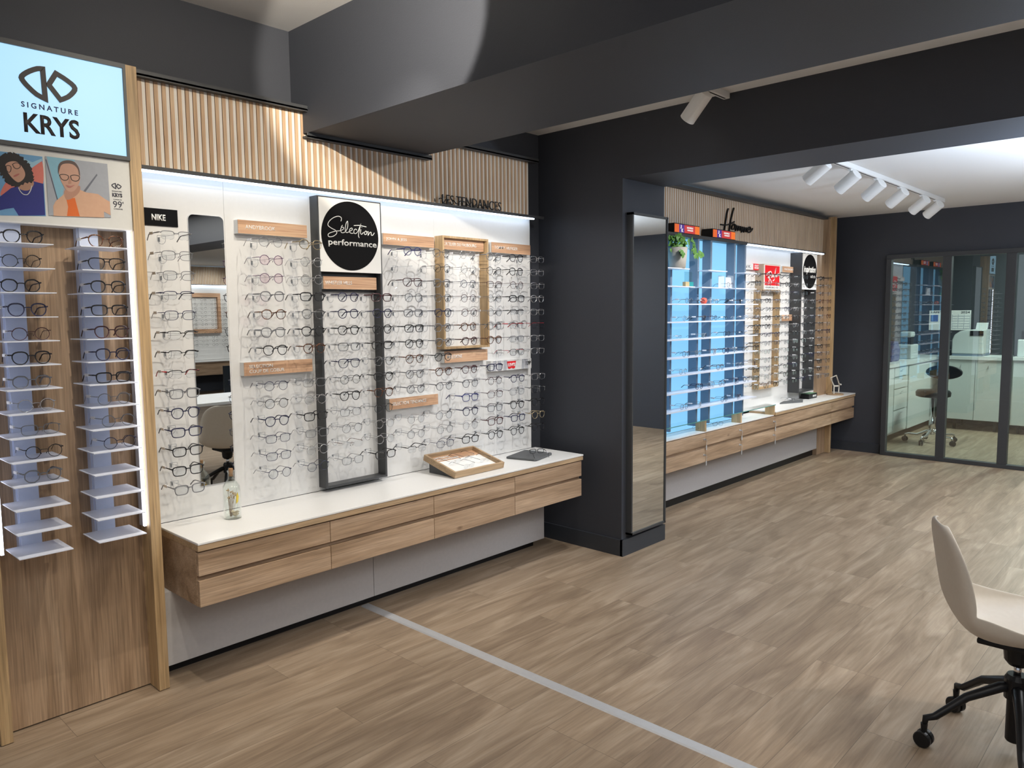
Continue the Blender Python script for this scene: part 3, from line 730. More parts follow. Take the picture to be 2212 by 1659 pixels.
obj('poster_board', B(.669, 1.186, 3.142, 3.17, 1.890, 2.150), pm('poster_paper', (.66, .66, .63), .6), po)
obj('ledge', B(.669, 1.186, 3.142, 3.23, 1.884, 1.890), mWhite, po)
YP = 3.1415
class Pic:
    n = 0
def pic(name, f, pts, col, parent, rough=.6, closed=True, w_=None):
    Pic.n += 1; y1 = YP-.0002*Pic.n
    mb = MB()
    if name in ('hair', 'face', 'spectacles', 'cropped_hair', 'mouth', 'chain', 'neck', 'nose', 'picture_arc'):
        q_ = catmull([pts[-1]] + list(pts) + [pts[0]], 5)[5:-5] if closed else catmull(pts, 5)
        if name == 'hair':
            q_ = [(x + 16*math.sin(i*1.9), y + 16*math.cos(i*2.3)) for i, (x, y) in enumerate(q_)]
        pts = q_
    if w_: mb.ribbon([f(*q) for q in pts], w_, y1-.0002, y1+.0001, closed)
    else: mb.prism([f(*q) for q in pts], y1-.0002, y1+.0001)
    return obj(name, mb, pm('print_%d_%d_%d' % tuple(int(c*1000) for c in col), col, rough), parent)
def pr(x, y): return (.895+(x-740-(y-125)*.052)/1025*.211, 2.129-((y-125)-(x-740)*.117)/990*.212)
def plf(x, y): return (.887-(710-x+(y-120)*.055)*.000188, 2.126-((y-120)-(x-710)*.100)/990*.212)
Pic.n = 0
bgl = pic('portrait_picture', plf, [(-420, 5), (710, 120), (758, 1110), (-380, 1060)], (.14, .33, .55), po)
pic('picture_arc', plf, [(20, 760), (90, 560), (330, 300), (560, 260), (700, 185), (718, 560), (560, 540), (300, 640)], (.62, .17, .13), po)
pic('picture_wing', plf, [(380, 150), (540, 215), (700, 150), (705, 190), (600, 260), (500, 330)], (.30, .50, .62), po)
pic('sweater', plf, [(-30, 800), (180, 640), (300, 600), (560, 530), (720, 570), (745, 1095), (300, 1090), (220, 960), (90, 975), (-60, 1010)], (.016, .022, .19), po)
pic('neck', plf, [(270, 540), (430, 470), (560, 550), (500, 660), (400, 680), (310, 640)], (.42, .23, .15), po)
pic('hair', plf, [(-30, 200), (40, 110), (180, 65), (320, 95), (430, 190), (500, 270), (545, 380), (560, 470), (530, 540), (420, 560), (300, 620), (200, 600), (110, 550), (60, 480), (10, 400), (-10, 300)], (.014, .010, .010), po)
pic('face', plf, [(95, 270), (150, 220), (250, 205), (330, 250), (400, 350), (415, 430), (380, 500), (310, 545), (250, 520), (180, 450), (120, 360)], (.52, .29, .20), po)
pic('mouth', plf, [(215, 450), (270, 415), (325, 405), (290, 440), (240, 460)], (.42, .13, .11), po)
for q in ([(105, 290), (150, 275), (185, 300), (180, 360), (150, 385), (115, 350)], [(210, 260), (270, 230), (325, 250), (335, 295), (290, 325), (240, 310)]):
    pic('spectacles', plf, q, (.03, .02, .02), po, w_=.0022)
pic('chain', plf, [(300, 630), (330, 690), (380, 740), (450, 745), (500, 680), (525, 600)], (.55, .55, .55), po, closed=False, w_=.0028)
bgr = pic('portrait_picture', pr, [(740, 125), (1765, 245), (1825, 1190), (790, 1115)], (.34, .36, .40), po)
pic('picture_sky', pr, [(765, 130), (1220, 180), (1040, 600), (1000, 860), (935, 850)], (.22, .44, .55), po)
pic('picture_edge', pr, [(745, 180), (760, 180), (940, 860), (920, 850)], (.07, .09, .13), po)
pic('picture_strut', pr, [(1580, 420), (1595, 440), (1390, 730), (1350, 720)], (.13, .14, .17), po)
pic('jacket', pr, [(860, 960), (900, 880), (1060, 740), (1290, 690), (1400, 740), (1600, 770), (1720, 860), (1805, 910), (1815, 1150), (1700, 1080), (1705, 1185), (865, 1125)], (.60, .36, .235), po)
pic('shirt', pr, [(1070, 840), (1210, 830), (1290, 1150), (1080, 1135), (1100, 980)], (.66, .13, .015), po)
pic('neck', pr, [(1055, 690), (1060, 840), (1140, 850), (1280, 740), (1280, 620)], (.44, .23, .155), po)
pic('face', pr, [(955, 300), (1000, 230), (1130, 210), (1230, 250), (1285, 330), (1300, 480), (1275, 600), (1210, 700), (1140, 725), (1070, 690), (1000, 570), (960, 450)], (.52, .30, .215), po)
pic('cropped_hair', pr, [(945, 430), (945, 300), (990, 220), (1100, 190), (1210, 220), (1280, 320), (1298, 440), (1283, 440), (1262, 340), (1190, 265), (1090, 245), (1000, 270), (965, 350)], (.10, .065, .055), po)
for q in ([(965, 445), (1030, 430), (1105, 455), (1095, 515), (1040, 530), (990, 500)], [(1140, 460), (1210, 440), (1285, 465), (1275, 525), (1220, 545), (1160, 520)]):
    pic('spectacles', pr, q, (.02, .015, .015), po, w_=.0024)
pic('nose', pr, [(1118, 480), (1130, 480), (1155, 570), (1135, 590), (1105, 575)], (.42, .22, .15), po)
pic('mouth', pr, [(1060, 610), (1140, 625), (1210, 610), (1140, 655), (1090, 645)], (.42, .16, .13), po)
mTxt = pm('print_ink', (.03, .03, .05), .6)
def kq(x, y): return (1.116+(x-158)/442*.036, 2.052-((y-378)-(x-158)*.12)*.000084)
emblem(kq, .0032, 3.1405, 3.1415, po, mTxt)
text('SIGNATURE', mTxt, po, 1.117, 1.152, 2.028, 2.032, 3.1418, name='small_lettering')
text('KRYS', mTxt, po, 1.117, 1.153, 2.008, 2.023, 3.1418, bold=.035)
text('À PARTIR DE', mTxt, po, 1.120, 1.150, 1.997, 2.001, 3.1418, name='small_lettering')
text('99', mTxt, po, 1.118, 1.150, 1.968, 1.993, 3.1418, bold=.0)
text('€', mTxt, po, 1.152, 1.157, 1.985, 1.992, 3.1418, name='small_lettering')
text('LA MONTURE', mTxt, po, 1.120, 1.152, 1.961, 1.965, 3.1418, name='small_lettering')
# racks
rackc = {'left': (.779, 11, 'Pk Rk Gk Pn Rw Pk Gg Rs Tg Rk Gg'), 'right': (1.036, 10, 'Pt Ak Pk Sk Pw Pn Sk Rg Rg Rn')}
rackn = {}
for side, (xc, ng, codes) in rackc.items():
    e_ = empty('glasses_rack', (xc, 3.20, .70), 'white %s rack of stacked shelves in the oak cabinet' % side, 'rack', 'white racks in the oak cabinet')
    obj('post', B(xc-.033, xc+.033, 3.178, 3.192, .70, 1.893), mRack, e_)
    obj('rear_rail', B(xc-.038, xc-.030, 3.190, 3.225, .70, 1.893).box(xc+.022, xc+.03, 3.190, 3.225, .70, 1.893), mRack, e_)
    for i in range(14):
        z = .714+.0838*i
        obj('shelf', B(xc-.085, xc+.085, 3.00, 3.178, z-.0025, z+.0005), mShelf, e_)
    for i, cd in enumerate(codes.split()):
        z = .714+.0838*(13-i)
        hh = max(-zz for x, zz in SH[cd[0]][0])
        lab = '%s %s glasses on the %s shelf of the %s cabinet rack' % (FC[cd[1]][0], SH[cd[0]][3], ORD[i], side)
        xx = [.785, .775, .768, .783, .788, .785, .781, .790, .798, .804, .796][i] if side == 'left' else [1.051, 1.050, 1.050, 1.050, 1.053, 1.053, 1.051, 1.048, 1.058, 1.060][i]
        glasses(cd, (xx, 3.045, z+hh+.0032), lab, 'glasses on the cabinet racks', rnd.uniform(-.05, .05), 1.0, rx=-.03)

# ================================================ standing mirror on the divider end
sm = empty('wall_mirror', (4.147, 2.70, .13), 'tall black framed mirror on the end of dark dividing wall', 'mirror')
a, b_, c_, d_, y0, y1 = 3.945, 4.350, .130, 2.155, 2.675, 2.72
fm = B(a, a+.012, y0, y1, c_, d_).box(b_-.012, b_, y0, y1, c_, d_).box(a, b_, y0, y1, c_, c_+.014).box(a, b_, y0, y1, d_-.014, d_)
obj('mirror_frame', fm, mDark2, sm); obj('mirror_glass', B(a+.012, b_-.012, y0+.006, y1, c_+.014, d_-.014), mMirror, sm)

# ================================================ far display
FX = .0
fp = empty('eyewear_display', (6.9, 3.16, .64), 'far white display panel hung with glasses', 'display panel')
obj('panel_board', B(6.115, 8.04, 3.15, 3.20, .637, 2.13), mWhite, fp)
op = empty('oak_upright', (8.15, 3.15, 0), 'narrow upright oak panel at the end of the far display', 'panel')
obj('panel_board', B(8.041, 8.255, 3.10, 3.19, 0.003, 2.50), mOakZ, op); obj('edge_post', B(8.255, 8.30, 3.05, 3.19, 0.003, 2.52), mOakEdge, op)
fs = slats('slatted_fascia', 4.385, 8.04, 2.135, 2.475, 3.095, 'fascia of wooden slats above the far display', per=.0315)
obj('ledge_trim', B(4.385, 8.06, 3.05, 3.15, 2.477, 2.50), mDark2, fs); obj('lower_trim', B(6.10, 8.04, 3.06, 3.14, 2.127, 2.135), mDark2, fs)
obj('led_strip', B(6.125, 8.03, 3.075, 3.10, 2.117, 2.127), mLED, label='bright white light strip under the far slatted fascia', cat='light strip')
# Homme
def hm(x, y): return ((5.659+(x-640)/330*.563)*1.03, 1.55+((2.369-(y-290)*(.174/220)+(x-705)*.000136)-1.55)*1.03)
hs = MB()
for s_ in ([(712,285),(700,330),(690,400),(672,525)], [(768,278),(752,340),(740,400),(722,525)], [(640,445),(690,452),(740,436),(775,418)],
           [(770,440),(752,465),(752,492),(770,495),(782,470),(776,445),(790,460)], [(798,455),(790,505),(806,468),(818,468),(814,505),(830,472),(842,474),(838,512)],
           [(862,472),(852,522),(870,482),(882,484),(876,522),(894,486),(906,490),(900,528)], [(915,508),(945,498),(940,476),(922,488),(914,515),(932,532),(955,515),(970,490)]):
    hs.ribbon([hm(*q) for q in catmull(s_)], .0095, 3.080, 3.092)
e_ = empty('lettering_sign', (5.95, 3.09, 2.2), 'black handwritten word Homme fixed to the far slats', 'sign'); obj('script_lettering', hs, mBlackP, e_)

# blue backlit unit
bu = empty('backlit_display', (5.45, 3.05, .70), 'tall blue backlit display unit with white shelves', 'display unit')
obj('backlit_panel', B(4.40, 6.100, 3.065, 3.15, .615, 2.110), mBlue, bu)
dv = [4.923, 5.315, 5.516, 5.913, 6.101]
for i, x in enumerate([4.50] + dv): obj('divider', B(x-.012, x, 2.99, 3.065, .645, 2.10), mSlate, bu)
for i, x in enumerate([4.50] + dv):
    if i: obj('divider_cheek', B(x-.095 if False else x-.020, x-.012, 2.992, 3.065, .645, 2.10), mSlate, bu)
obj('top_rail', B(4.40, 6.112, 2.985, 3.10, 2.10, 2.125), mDark2, bu)
shz = [1.860, 1.730, 1.602, 1.471, 1.342, 1.208, 1.080, .950, .815]
for i, z in enumerate(shz):
    if i < 2:
        for a, b_ in ((4.70, 5.02), (5.30, 5.60), (5.90, 6.12)) if i == 0 else ((4.70, 5.10), (5.20, 5.62), (5.75, 6.12)):
            obj('shelf', B(a, b_, 2.90, 3.00, z-.007, z), mShelf, bu)
    else: obj('shelf', B(4.60, 6.14, 2.89, 3.00, z-.008, z), mShelf, bu)
def sx(px): return 4.87+(px-75)*.00107
rows = [(1, [(815, 'Rw', 0)]), (2, [(220, 'Rg', 0), (425, 'Sk', 1.3), (580, 'Ts', 0), (790, 'Rk', 0), (985, 'Sk', .4), (1100, 'Rs', .8), (1310, 'Rc', 0)]),
        (3, [(190, 'Rs', 0), (440, 'Ak', .3), (570, 'Rw', 0), (790, 'Sk', .9), (1045, 'Rs', 1.2), (1270, 'Rs', 0)]),
        (4, [(127, 'Ts', 1.1), (440, 'Ts', .2), (775, 'Rk', 0), (1015, 'Pk', 1.4), (1270, 'Rk', .1)]),
        (5, [(190, 'Rn', 0), (350, 'Rg', .1), (595, 'Rw', .3), (765, 'Pn', 0), (920, 'Rs', .2), (1080, 'Rk', 0), (1270, 'Pk', 0)]),
        (6, [(150, 'Rs', 0), (455, 'Tk', 1.2), (680, 'At', 0), (990, 'Rs', 0), (1250, 'Tw', .4)]),
        (7, [(375, 'Pn', 0), (550, 'Ts', 0), (715, 'Rt', 0), (950, 'Pn', .2), (1110, 'Rn', 0), (1260, 'Rg', 0)]),
        (8, [(170, 'Rg', 0), (395, 'Tg', .4), (750, 'Rk', 0), (990, 'Rw', .2)])]
RN = {1: 'second', 2: 'third', 3: 'fourth', 4: 'fifth', 5: 'sixth', 6: 'seventh', 7: 'eighth', 8: 'bottom'}
for ri, L_ in rows:
    for i, (px, cd, rz) in enumerate(L_):
        hh = max(-zz for x, zz in SH[cd[0]][0])
        glasses(cd, (sx(px), 2.905 if rz < .5 else 2.93, shz[ri]+hh*.94+.0022), '%s %s glasses, %s from left, %s shelf of the blue display' % (FC[cd[1]][0], SH[cd[0]][3], ['first', 'second', 'third', 'fourth', 'fifth', 'sixth', 'seventh'][i], RN[ri]),
                'glasses on the blue display shelves', rz, .92 if rz < .5 else .6)
# small things on the shelves
e_ = empty('shelf_card', (5.07, 2.95, 1.73), 'small clear card over a striped box on blue display shelf', 'card')
obj('clear_card', B(5.025, 5.135, 2.945, 2.950, 1.765, 1.84), mVit, e_); obj('box_left', B(5.02, 5.075, 2.935, 2.96, 1.7305, 1.765), pm('straw_stripe', (.50, .40, .22), .7), e_)
obj('box_right', B(5.075, 5.135, 2.935, 2.96, 1.7305, 1.765), pm('teal_card', (.02, .28, .30), .6), e_)
e_ = empty('brochure', (5.72, 2.97, 1.73), 'folded white and grey brochure standing on blue display shelf', 'brochure')
obj('page', B(5.56, 5.66, 2.955, 2.958, 1.7305, 1.825), pm('pale_page', (.45, .58, .72), .6), e_); obj('cover', MB().prism([(5.66, 1.7305), (5.80, 1.7305), (5.80, 1.83), (5.70, 1.83)], 2.950, 2.954), mSlate, e_)
obj('flap', MB().prism([(5.66, 1.7305), (5.775, 1.7305), (5.745, 1.815), (5.66, 1.815)], 2.946, 2.9495), pm('white_page', (.6, .68, .78), .6), e_)
obj('orange_ball', MB().lathe([(.003, 0), (.02, .004), (.028, .022), (.022, .042), (.003, .048)], (sx(478), 2.94, 1.602), 14), pm('coral', (.75, .10, .06), .5), smooth=True,
    label='small coral ornament on the third shelf of the blue display', cat='ornament')
# ivy
e_ = empty('potted_ivy', (4.925, 2.95, 1.86), 'trailing green ivy in a grey pot on top shelf', 'plant')
obj('pot', MB().lathe([(.055, .0005), (.060, .004), (.073, .150), (.069, .150), (.060, .13)], (4.925, 2.95, 1.86), 24), pm('pot_concrete', (.42, .40, .36), .8, bump=.4, bscale=90), e_, smooth=True)
obj('pot_foot', MB().lathe([(.058, .0005), (.0635, .05)], (4.925, 2.95, 1.861), 24), pm('pot_cream', (.60, .55, .46), .7), e_)
iv = MB(); st = MB(); R_ = random.Random(11)
def leaf(c, s_, ax):
    pts = [(0, -.5), (.32, -.42), (.55, -.10), (.30, .02), (.34, .35), (0, .75), (-.34, .35), (-.30, .02), (-.55, -.10), (-.32, -.42)]
    Mx = Matrix.Translation(c) @ Matrix.Rotation(ax[0], 4, 'Z') @ Matrix.Rotation(ax[1], 4, 'X') @ Matrix.Rotation(ax[2], 4, 'Y') @ Matrix.Scale(s_, 4)
    vs = [iv.bm.verts.new(Mx @ Vector((a, 0.12*abs(a), b_))) for a, b_ in pts]; cv = iv.bm.verts.new(Mx @ Vector((0, -.05, 0)))
    for i in range(10): iv.bm.faces.new((vs[i], vs[(i+1) % 10], cv))
for i in range(70):
    a = R_.uniform(0, 2*PI); q = R_.uniform(.01, .085); leaf((4.925+q*math.cos(a), 2.95+q*math.sin(a)*.7, 2.02+R_.uniform(-.015, .085)-q*.3), R_.uniform(.028, .045), (R_.uniform(-1, 1), R_.uniform(-.6, .9), R_.uniform(-2, 2)))
for path in ([(4.97, 2.93, 2.04), (5.06, 2.92, 2.07), (5.10, 2.92, 2.03), (5.12, 2.92, 1.98)], [(4.98, 2.94, 2.02), (5.06, 2.92, 2.00), (5.16, 2.92, 1.97), (5.22, 2.92, 1.965)], [(4.88, 2.9, 2.0), (4.86, 2.87, 1.94)]):
    st.tube(path, .0015, 5)
    for p in catmull(path, 3): leaf((p[0]+R_.uniform(-.01, .01), p[1]-.005, p[2]+R_.uniform(-.015, .015)), R_.uniform(.035, .05), (R_.uniform(-.5, .5), R_.uniform(-.3, .3), R_.uniform(2, 4)))
obj('foliage', iv, pm('ivy_green', (.10, .25, .045), .5), e_); obj('stems', st, pm('ivy_stem', (.12, .16, .04), .6), e_)
# lit boxes
mOr = em('orange_screen', (.90, .16, .035), .75); mPu = em('purple_screen', (.10, .04, .30), .8); mRo = em('red_screen', (.72, .06, .06), .7); mOr2 = em('orange_screen_right', (.95, .20, .03), .85)
mWL = em('screen_white', (.8, .8, .8), 1.0)
for i, (a, b_) in enumerate(((4.945, 5.318), (5.52, 5.903))):
    e_ = empty('lit_sign', ((a+b_)/2, 3.02, 2.125), '%s orange and purple lit sign box on top of the blue display' % ('left' if i == 0 else 'right'), 'sign', 'lit sign boxes above the blue display')
    obj('box_body', B(a, b_, 2.992, 3.085, 2.1255, 2.196), mBlackP, e_)
    w_ = b_-a; z0, z1 = 2.131, 2.190
    for nm, f0, f1, mt in (('screen_field', .02, .18, mOr), ('screen_stripe', .18, .38, mPu), ('screen_field', .38, .80, mRo), ('screen_field', .80, .98, mOr2)):
        obj(nm, B(a+w_*f0, a+w_*f1, 2.989, 2.992, z0, z1), mt, e_)
    text('J', mWL, e_, a+w_*.22, a+w_*.27, 2.160, 2.186, 2.989, bold=.03); text('K', mWL, e_, a+w_*.27, a+w_*.34, 2.135, 2.160, 2.989, bold=.03)
    text('NOUVELLE', mWL, e_, a+w_*.48, a+w_*.72, 2.165, 2.178, 2.989, bold=.04); text('MARQUE', mWL, e_, a+w_*.50, a+w_*.72, 2.146, 2.159, 2.989, bold=.04)

# far panel fittings
for s_ in ((7.13, 7.479, 1.911, 1.967, 'COLLECTION CREATEUR', 'pale oak sign with small lettering left of the far black frame', (7.17, 7.40)),
           (7.14, 7.482, 1.442, 1.502, ' SELECTION', 'lower pale oak sign behind glasses of the far panel', (7.17, 7.30))):
    sign(*s_, y=3.12, yb=3.15)
e_ = empty('brand_sign', (6.40, 3.14, 1.911), 'white sign with red end block at far panel left', 'sign', 'small lettered signs on the white walls')
obj('sign_body', B(6.14, 6.51, 3.12, 3.15, 1.911, 1.965), mWhite, e_); obj('sign_block', B(6.51, 6.66, 3.117, 3.15, 1.911, 1.967), mRed, e_)
text('Paul K.', mTxt, e_, 6.30, 6.46, 1.925, 1.950, 3.12); text('COLLECTION\nEXCLUSIVE', mWhiteS, e_, 6.525, 6.645, 1.920, 1.958, 3.117, bold=.03)
rb = empty('emblem_board', (6.79, 3.09, 1.73), 'red square sunglasses logo board in a beige frame', 'sign')
obj('board_frame', B(6.612, 6.968, 3.07, 3.15, 1.730, 1.966), pm('beige_frame', (.50, .40, .29), .6), rb)
obj('board_face', B(6.622, 6.955, 3.066, 3.07, 1.738, 1.960), mWhiteS, rb); obj('red_square', B(6.632, 6.936, 3.063, 3.066, 1.775, 1.955), mRed, rb)
def rbp(x, y): return (6.632+(x-425)/260*.304, 1.955-((y-445)-(x-425)*.04)/355*.182)
rs = MB()
for s_ in ([(445,625),(470,580),(520,555),(535,590),(500,640),(470,660)], [(490,575),(505,650),(490,740)], [(480,665),(520,700),(545,760)], [(550,600),(530,640),(545,655),(565,610),(562,655)],
           [(575,600),(580,650),(600,610),(590,690),(560,720)], [(590,680),(600,560),(615,500),(605,560),(590,690)], [(600,640),(625,620),(620,655)], [(632,600),(632,640),(648,600),(650,635),(668,580)]):
    rs.ribbon([rbp(*q) for q in catmull(s_)], .0095, 3.0615, 3.063)
obj('script_lettering', rs, mWhiteS, rb); text('GENUINE SINCE 1937', pm('grey_ink', (.25, .27, .27), .6), rb, 6.645, 6.915, 1.748, 1.765, 3.066, bold=.02)
boxframe('eyewear_surround', 6.59, 7.01, .822, 1.735, 3.085, 3.15, .014, mOakEdge, 'oak box frame under the red logo board of far panel', 'frame')
b2 = boxframe('eyewear_surround', 7.375, 7.745, .728, 2.104, 3.035, 3.15, .013, mDark2, 'black box frame with oval emblem on the far panel', 'frame')
obj('emblem_board', B(7.385, 7.735, 3.030, 3.045, 1.748, 2.098), mWhiteS, b2); obj('emblem_disc', MB().lathe([(.166, 3.027), (.166, 3.030)], (7.56, 0, 1.925), 48, 'Y'), mBlackS, b2)
text('inspiration', mWhiteS, b2, 7.405, 7.70, 1.895, 1.975, 3.027, shear=.35, bold=.03); text('mixte', mWhiteS, b2, 7.575, 7.70, 1.862, 1.890, 3.027, bold=.05)
e_ = empty('display_stand', (7.79, 3.11, 1.2), 'small white stand with black oval hung on far black frame', 'stand')
obj('stand_board', B(7.745, 7.85, 3.09, 3.15, 1.205, 1.415), mWhite, e_); obj('black_oval', MB().prism([(7.797+.045*math.cos(t_*PI/10), 1.35+.055*math.sin(t_*PI/10)) for t_ in range(20)], 3.086, 3.09), mBlackS, e_)
# far glasses
FZ = [1.861-.0762*i for i in range(14)]
pool = 'Pk Rk Rs Rs Hk Rg Pg Rc Tg Sk Pn Rs Tn Pk Sg Ts Rw Pk Hk Rs Pc Tk Rk Sk Pt Rg'.split()
ff = random.Random(21); nh = 0; rest = MB()
for ci in range(9):
    x = 6.335+.2045*ci
    for i in range(14):
        if (ci in (4, 5) and i in (0,)) and ci == 4: pass
        if ci == 4 and i == 5: pass
        if ci in (6,) and i in (2,): continue
        if ci in (0, 1) and i == 6: pass
        cd = pool[ff.randrange(len(pool))]
        if nh < 98: holder(fp, x, 2.985, FZ[i], .92)
        else: rest.box(x-.003, x+.003, 2.99, 3.15, FZ[i]+.004, FZ[i]+.006)
        nh += 1
        glasses(cd, (x, 2.985, FZ[i]), '%s %s glasses, %s row, %s column of the far white panel' % (FC[cd[1]][0], SH[cd[0]][3], ORD[i], ['first', 'second', 'third', 'fourth', 'fifth', 'sixth', 'seventh', 'eighth', 'last'][ci]),
                'glasses hung on the far white panel', ff.uniform(-.04, .04), .94)
o = obj('frame_holder', rest, mAcr, fp); o['kind'] = 'stuff'

# far counter with glazed vitrine
fc = counter(4.60, 8.545, 2.90, 3.15, .640, .372, [4.60, 5.293, 5.889, 6.54, 7.89, 8.545], 'long far oak counter with glass-topped vitrine, white top and locked drawers', None, glass_to=6.54)
vt = bpy.data.objects.new('glass_vitrine', None); C.objects.link(vt); vt.parent = fc; vt.location = Vector((5.57, 3.03, .60)) - fc.location; vt['label'] = 'low glass-topped vitrine with white tray floor'
obj('tray_floor', B(4.60, 6.53, 2.905, 3.060, .6045, .612).box(6.105, 6.53, 3.060, 3.145, .6045, .612), mTop, vt)
obj('glass_top', B(4.60, 6.54, 2.895, 2.985, .700, .706), mVit, vt)
obj('glass_edge', B(4.60, 6.54, 2.8935, 2.8948, .700, .706), pm('green_glass_edge', (.10, .30, .27), .2), vt)
for x in (5.293, 5.889, 6.528): obj('divider', B(x-.012, x+.012, 2.903, 2.985, .612, .699), mOakEdge, vt)
glasses('Rg', (4.80, 2.96, .637), 'round grey glasses in the leftmost compartment of the vitrine', 'glasses inside the glass vitrine', .3, .8)
glasses('Rw', (5.36, 2.96, .637), 'round red glasses in the middle compartment of the vitrine', 'glasses inside the glass vitrine', 1.2, .6)
glasses('Tk', (5.58, 2.95, .634), 'black thin glasses in the middle compartment of the vitrine', 'glasses inside the glass vitrine', -.5, .8)
l2 = empty('base_cladding', (6.2, 3.15, 0), 'grey panel with black plinth under the far counter', 'panel')
obj('panel_board', B(4.385, 8.035, 3.10, 3.19, .075, .372), mGrey, l2); obj('plinth', B(4.385, 8.03, 3.14, 3.19, 0, .075), mBlackP, l2)
# things on the far counter
e_ = empty('display_pad', (7.30, 3.10, .64), 'grey display pad on the far white counter', 'pad')
obj('pad_board', MB().prism([(7.09, 3.10), (7.26, 3.135), (7.50, 3.04), (7.36, 2.985)], .6405, .652, 'Z'), mPad, e_)
glasses('Tk', (7.27, 3.05, .672), 'thin glasses lying on the grey pad of far counter', None, .9, .8, rx=.1)
e_ = empty('small_box', (7.80, 3.09, .64), 'small black box with green top on the far counter', 'box')
obj('box_body', B(7.66, 7.87, 3.045, 3.13, .6405, .69), mBlackP, e_, bevel=.002); obj('box_top', B(7.665, 7.865, 3.05, 3.125, .690, .692), pm('green_card', (.10, .26, .13), .6), e_)
text('ESSAYEZ', mWhiteS, e_, 7.76, 7.85, .655, .675, 3.045, bold=.05)
e_ = empty('easel_stand', (8.27, 3.03, .64), 'empty cream metal easel on round wooden base, far counter end', 'stand')
obj('base', MB().lathe([(.085, 0), (.085, .012)], (8.25, 3.0, .6405), 24), mOakEdgeX, e_)
mCr = pm('cream_metal', (.72, .70, .62), .4)
obj('easel_frame', MB().tube([(8.215, 3.0, .65), (8.215, 3.0, .735), (8.11, 3.0, .83), (8.27, 3.0, .845), (8.36, 3.0, .745), (8.35, 3.0, .65)], .0065, 8), mCr, e_)
obj('peg', MB().tube([(8.215, 3.0, .735), (8.25, 2.97, .735)], .008, 8), mCr, e_); obj('peg', MB().tube([(8.36, 3.0, .745), (8.33, 2.97, .745)], .008, 8), mCr, e_)

# ================================================ ceiling tracks and spotlights
def track(x0, x1, y, z, lab):
    e_ = empty('ceiling_track', ((x0+x1)/2, y, z-.034), lab, 'light track')
    obj('rail', B(x0, x1, y-.018, y+.018, z-.034, z-.0005), mWhiteS, e_, bevel=.002); obj('slot', B(x0+.02, x1-.02, y-.004, y+.004, z-.0355, z-.034), mBlackP, e_)
    return e_
def lamp(x, y, z, dirv, lab, grp, ln=.165):
    e_ = empty('track_spotlight', (x, y, z-.12), lab, 'spotlight', grp)
    obj('adapter', B(x-.055, x+.055, y-.012, y+.012, z-.048, z-.0345), mWhiteS, e_)
    d = Vector(dirv).normalized(); pv = Vector((x, y, z-.092)); back = pv - d*ln*.28; front = pv + d*ln*.72
    obj('bracket', MB().tube([(x, y, z-.048), (x, y, z-.080)], .007, 8), mWhiteS, e_)
    q = d.to_track_quat('Z', 'Y').to_matrix().to_4x4()
    rr = .041
    obj('lamp_housing', MB().lathe([(rr-.006, -ln*.28), (rr, -ln*.27), (rr, ln*.72), (rr-.004, ln*.72), (rr-.005, ln*.66)], (0, 0, 0), 28).xf(Matrix.Translation(pv) @ q), mWhiteS, e_)
    obj('lamp_lens', MB().lathe([(rr-.006, ln*.665), (rr-.006, ln*.675)], (0, 0, 0), 24).xf(Matrix.Translation(pv) @ q), mLampF, e_)
    return e_
track(2.83, 3.88, 2.03, 2.72, 'short white track on the ceiling between beam and header')
lamp(3.60, 2.03, 2.72, (.12, .62, -.58), 'white cylinder spotlight hanging alone under the near ceiling', None)
track(4.80, 7.80, 1.93, 2.54, 'long white track on the far ceiling carrying six spotlights')
for i, x in enumerate((4.96, 5.50, 6.03, 6.58, 7.18, 7.60)):
    lamp(x, 1.93, 2.54, (.10+.05*i, .66, -.44), 'white cylinder spotlight, %s of six on the far track' % ['first and nearest', 'second', 'third', 'fourth', 'fifth', 'last and farthest'][i], 'spotlights on the far track')

# uplighters added out of view to the right, to brighten the far ceiling
for i, x in enumerate((6.3, 4.9)):
    e_ = empty('added_uplighter', (x, 0.05, 0), 'added grey floor uplighter in the far room, %s the workshop glazing' % ('nearer' if i == 0 else 'farther from'), 'lamp')
    obj('lamp_base', MB().lathe([(.14, 0), (.14, .015), (.02, .02)], (x, .05, 0), 24), mDark2, e_); obj('pole', MB().lathe([(.012, .02), (.012, 1.70)], (x, .05, 0), 12), mDark2, e_)
    obj('lamp_shade', MB().lathe([(.03, 1.70), (.17, 1.80), (.175, 1.79), (.03, 1.69)], (x, .05, 0), 28), mDark2, e_)
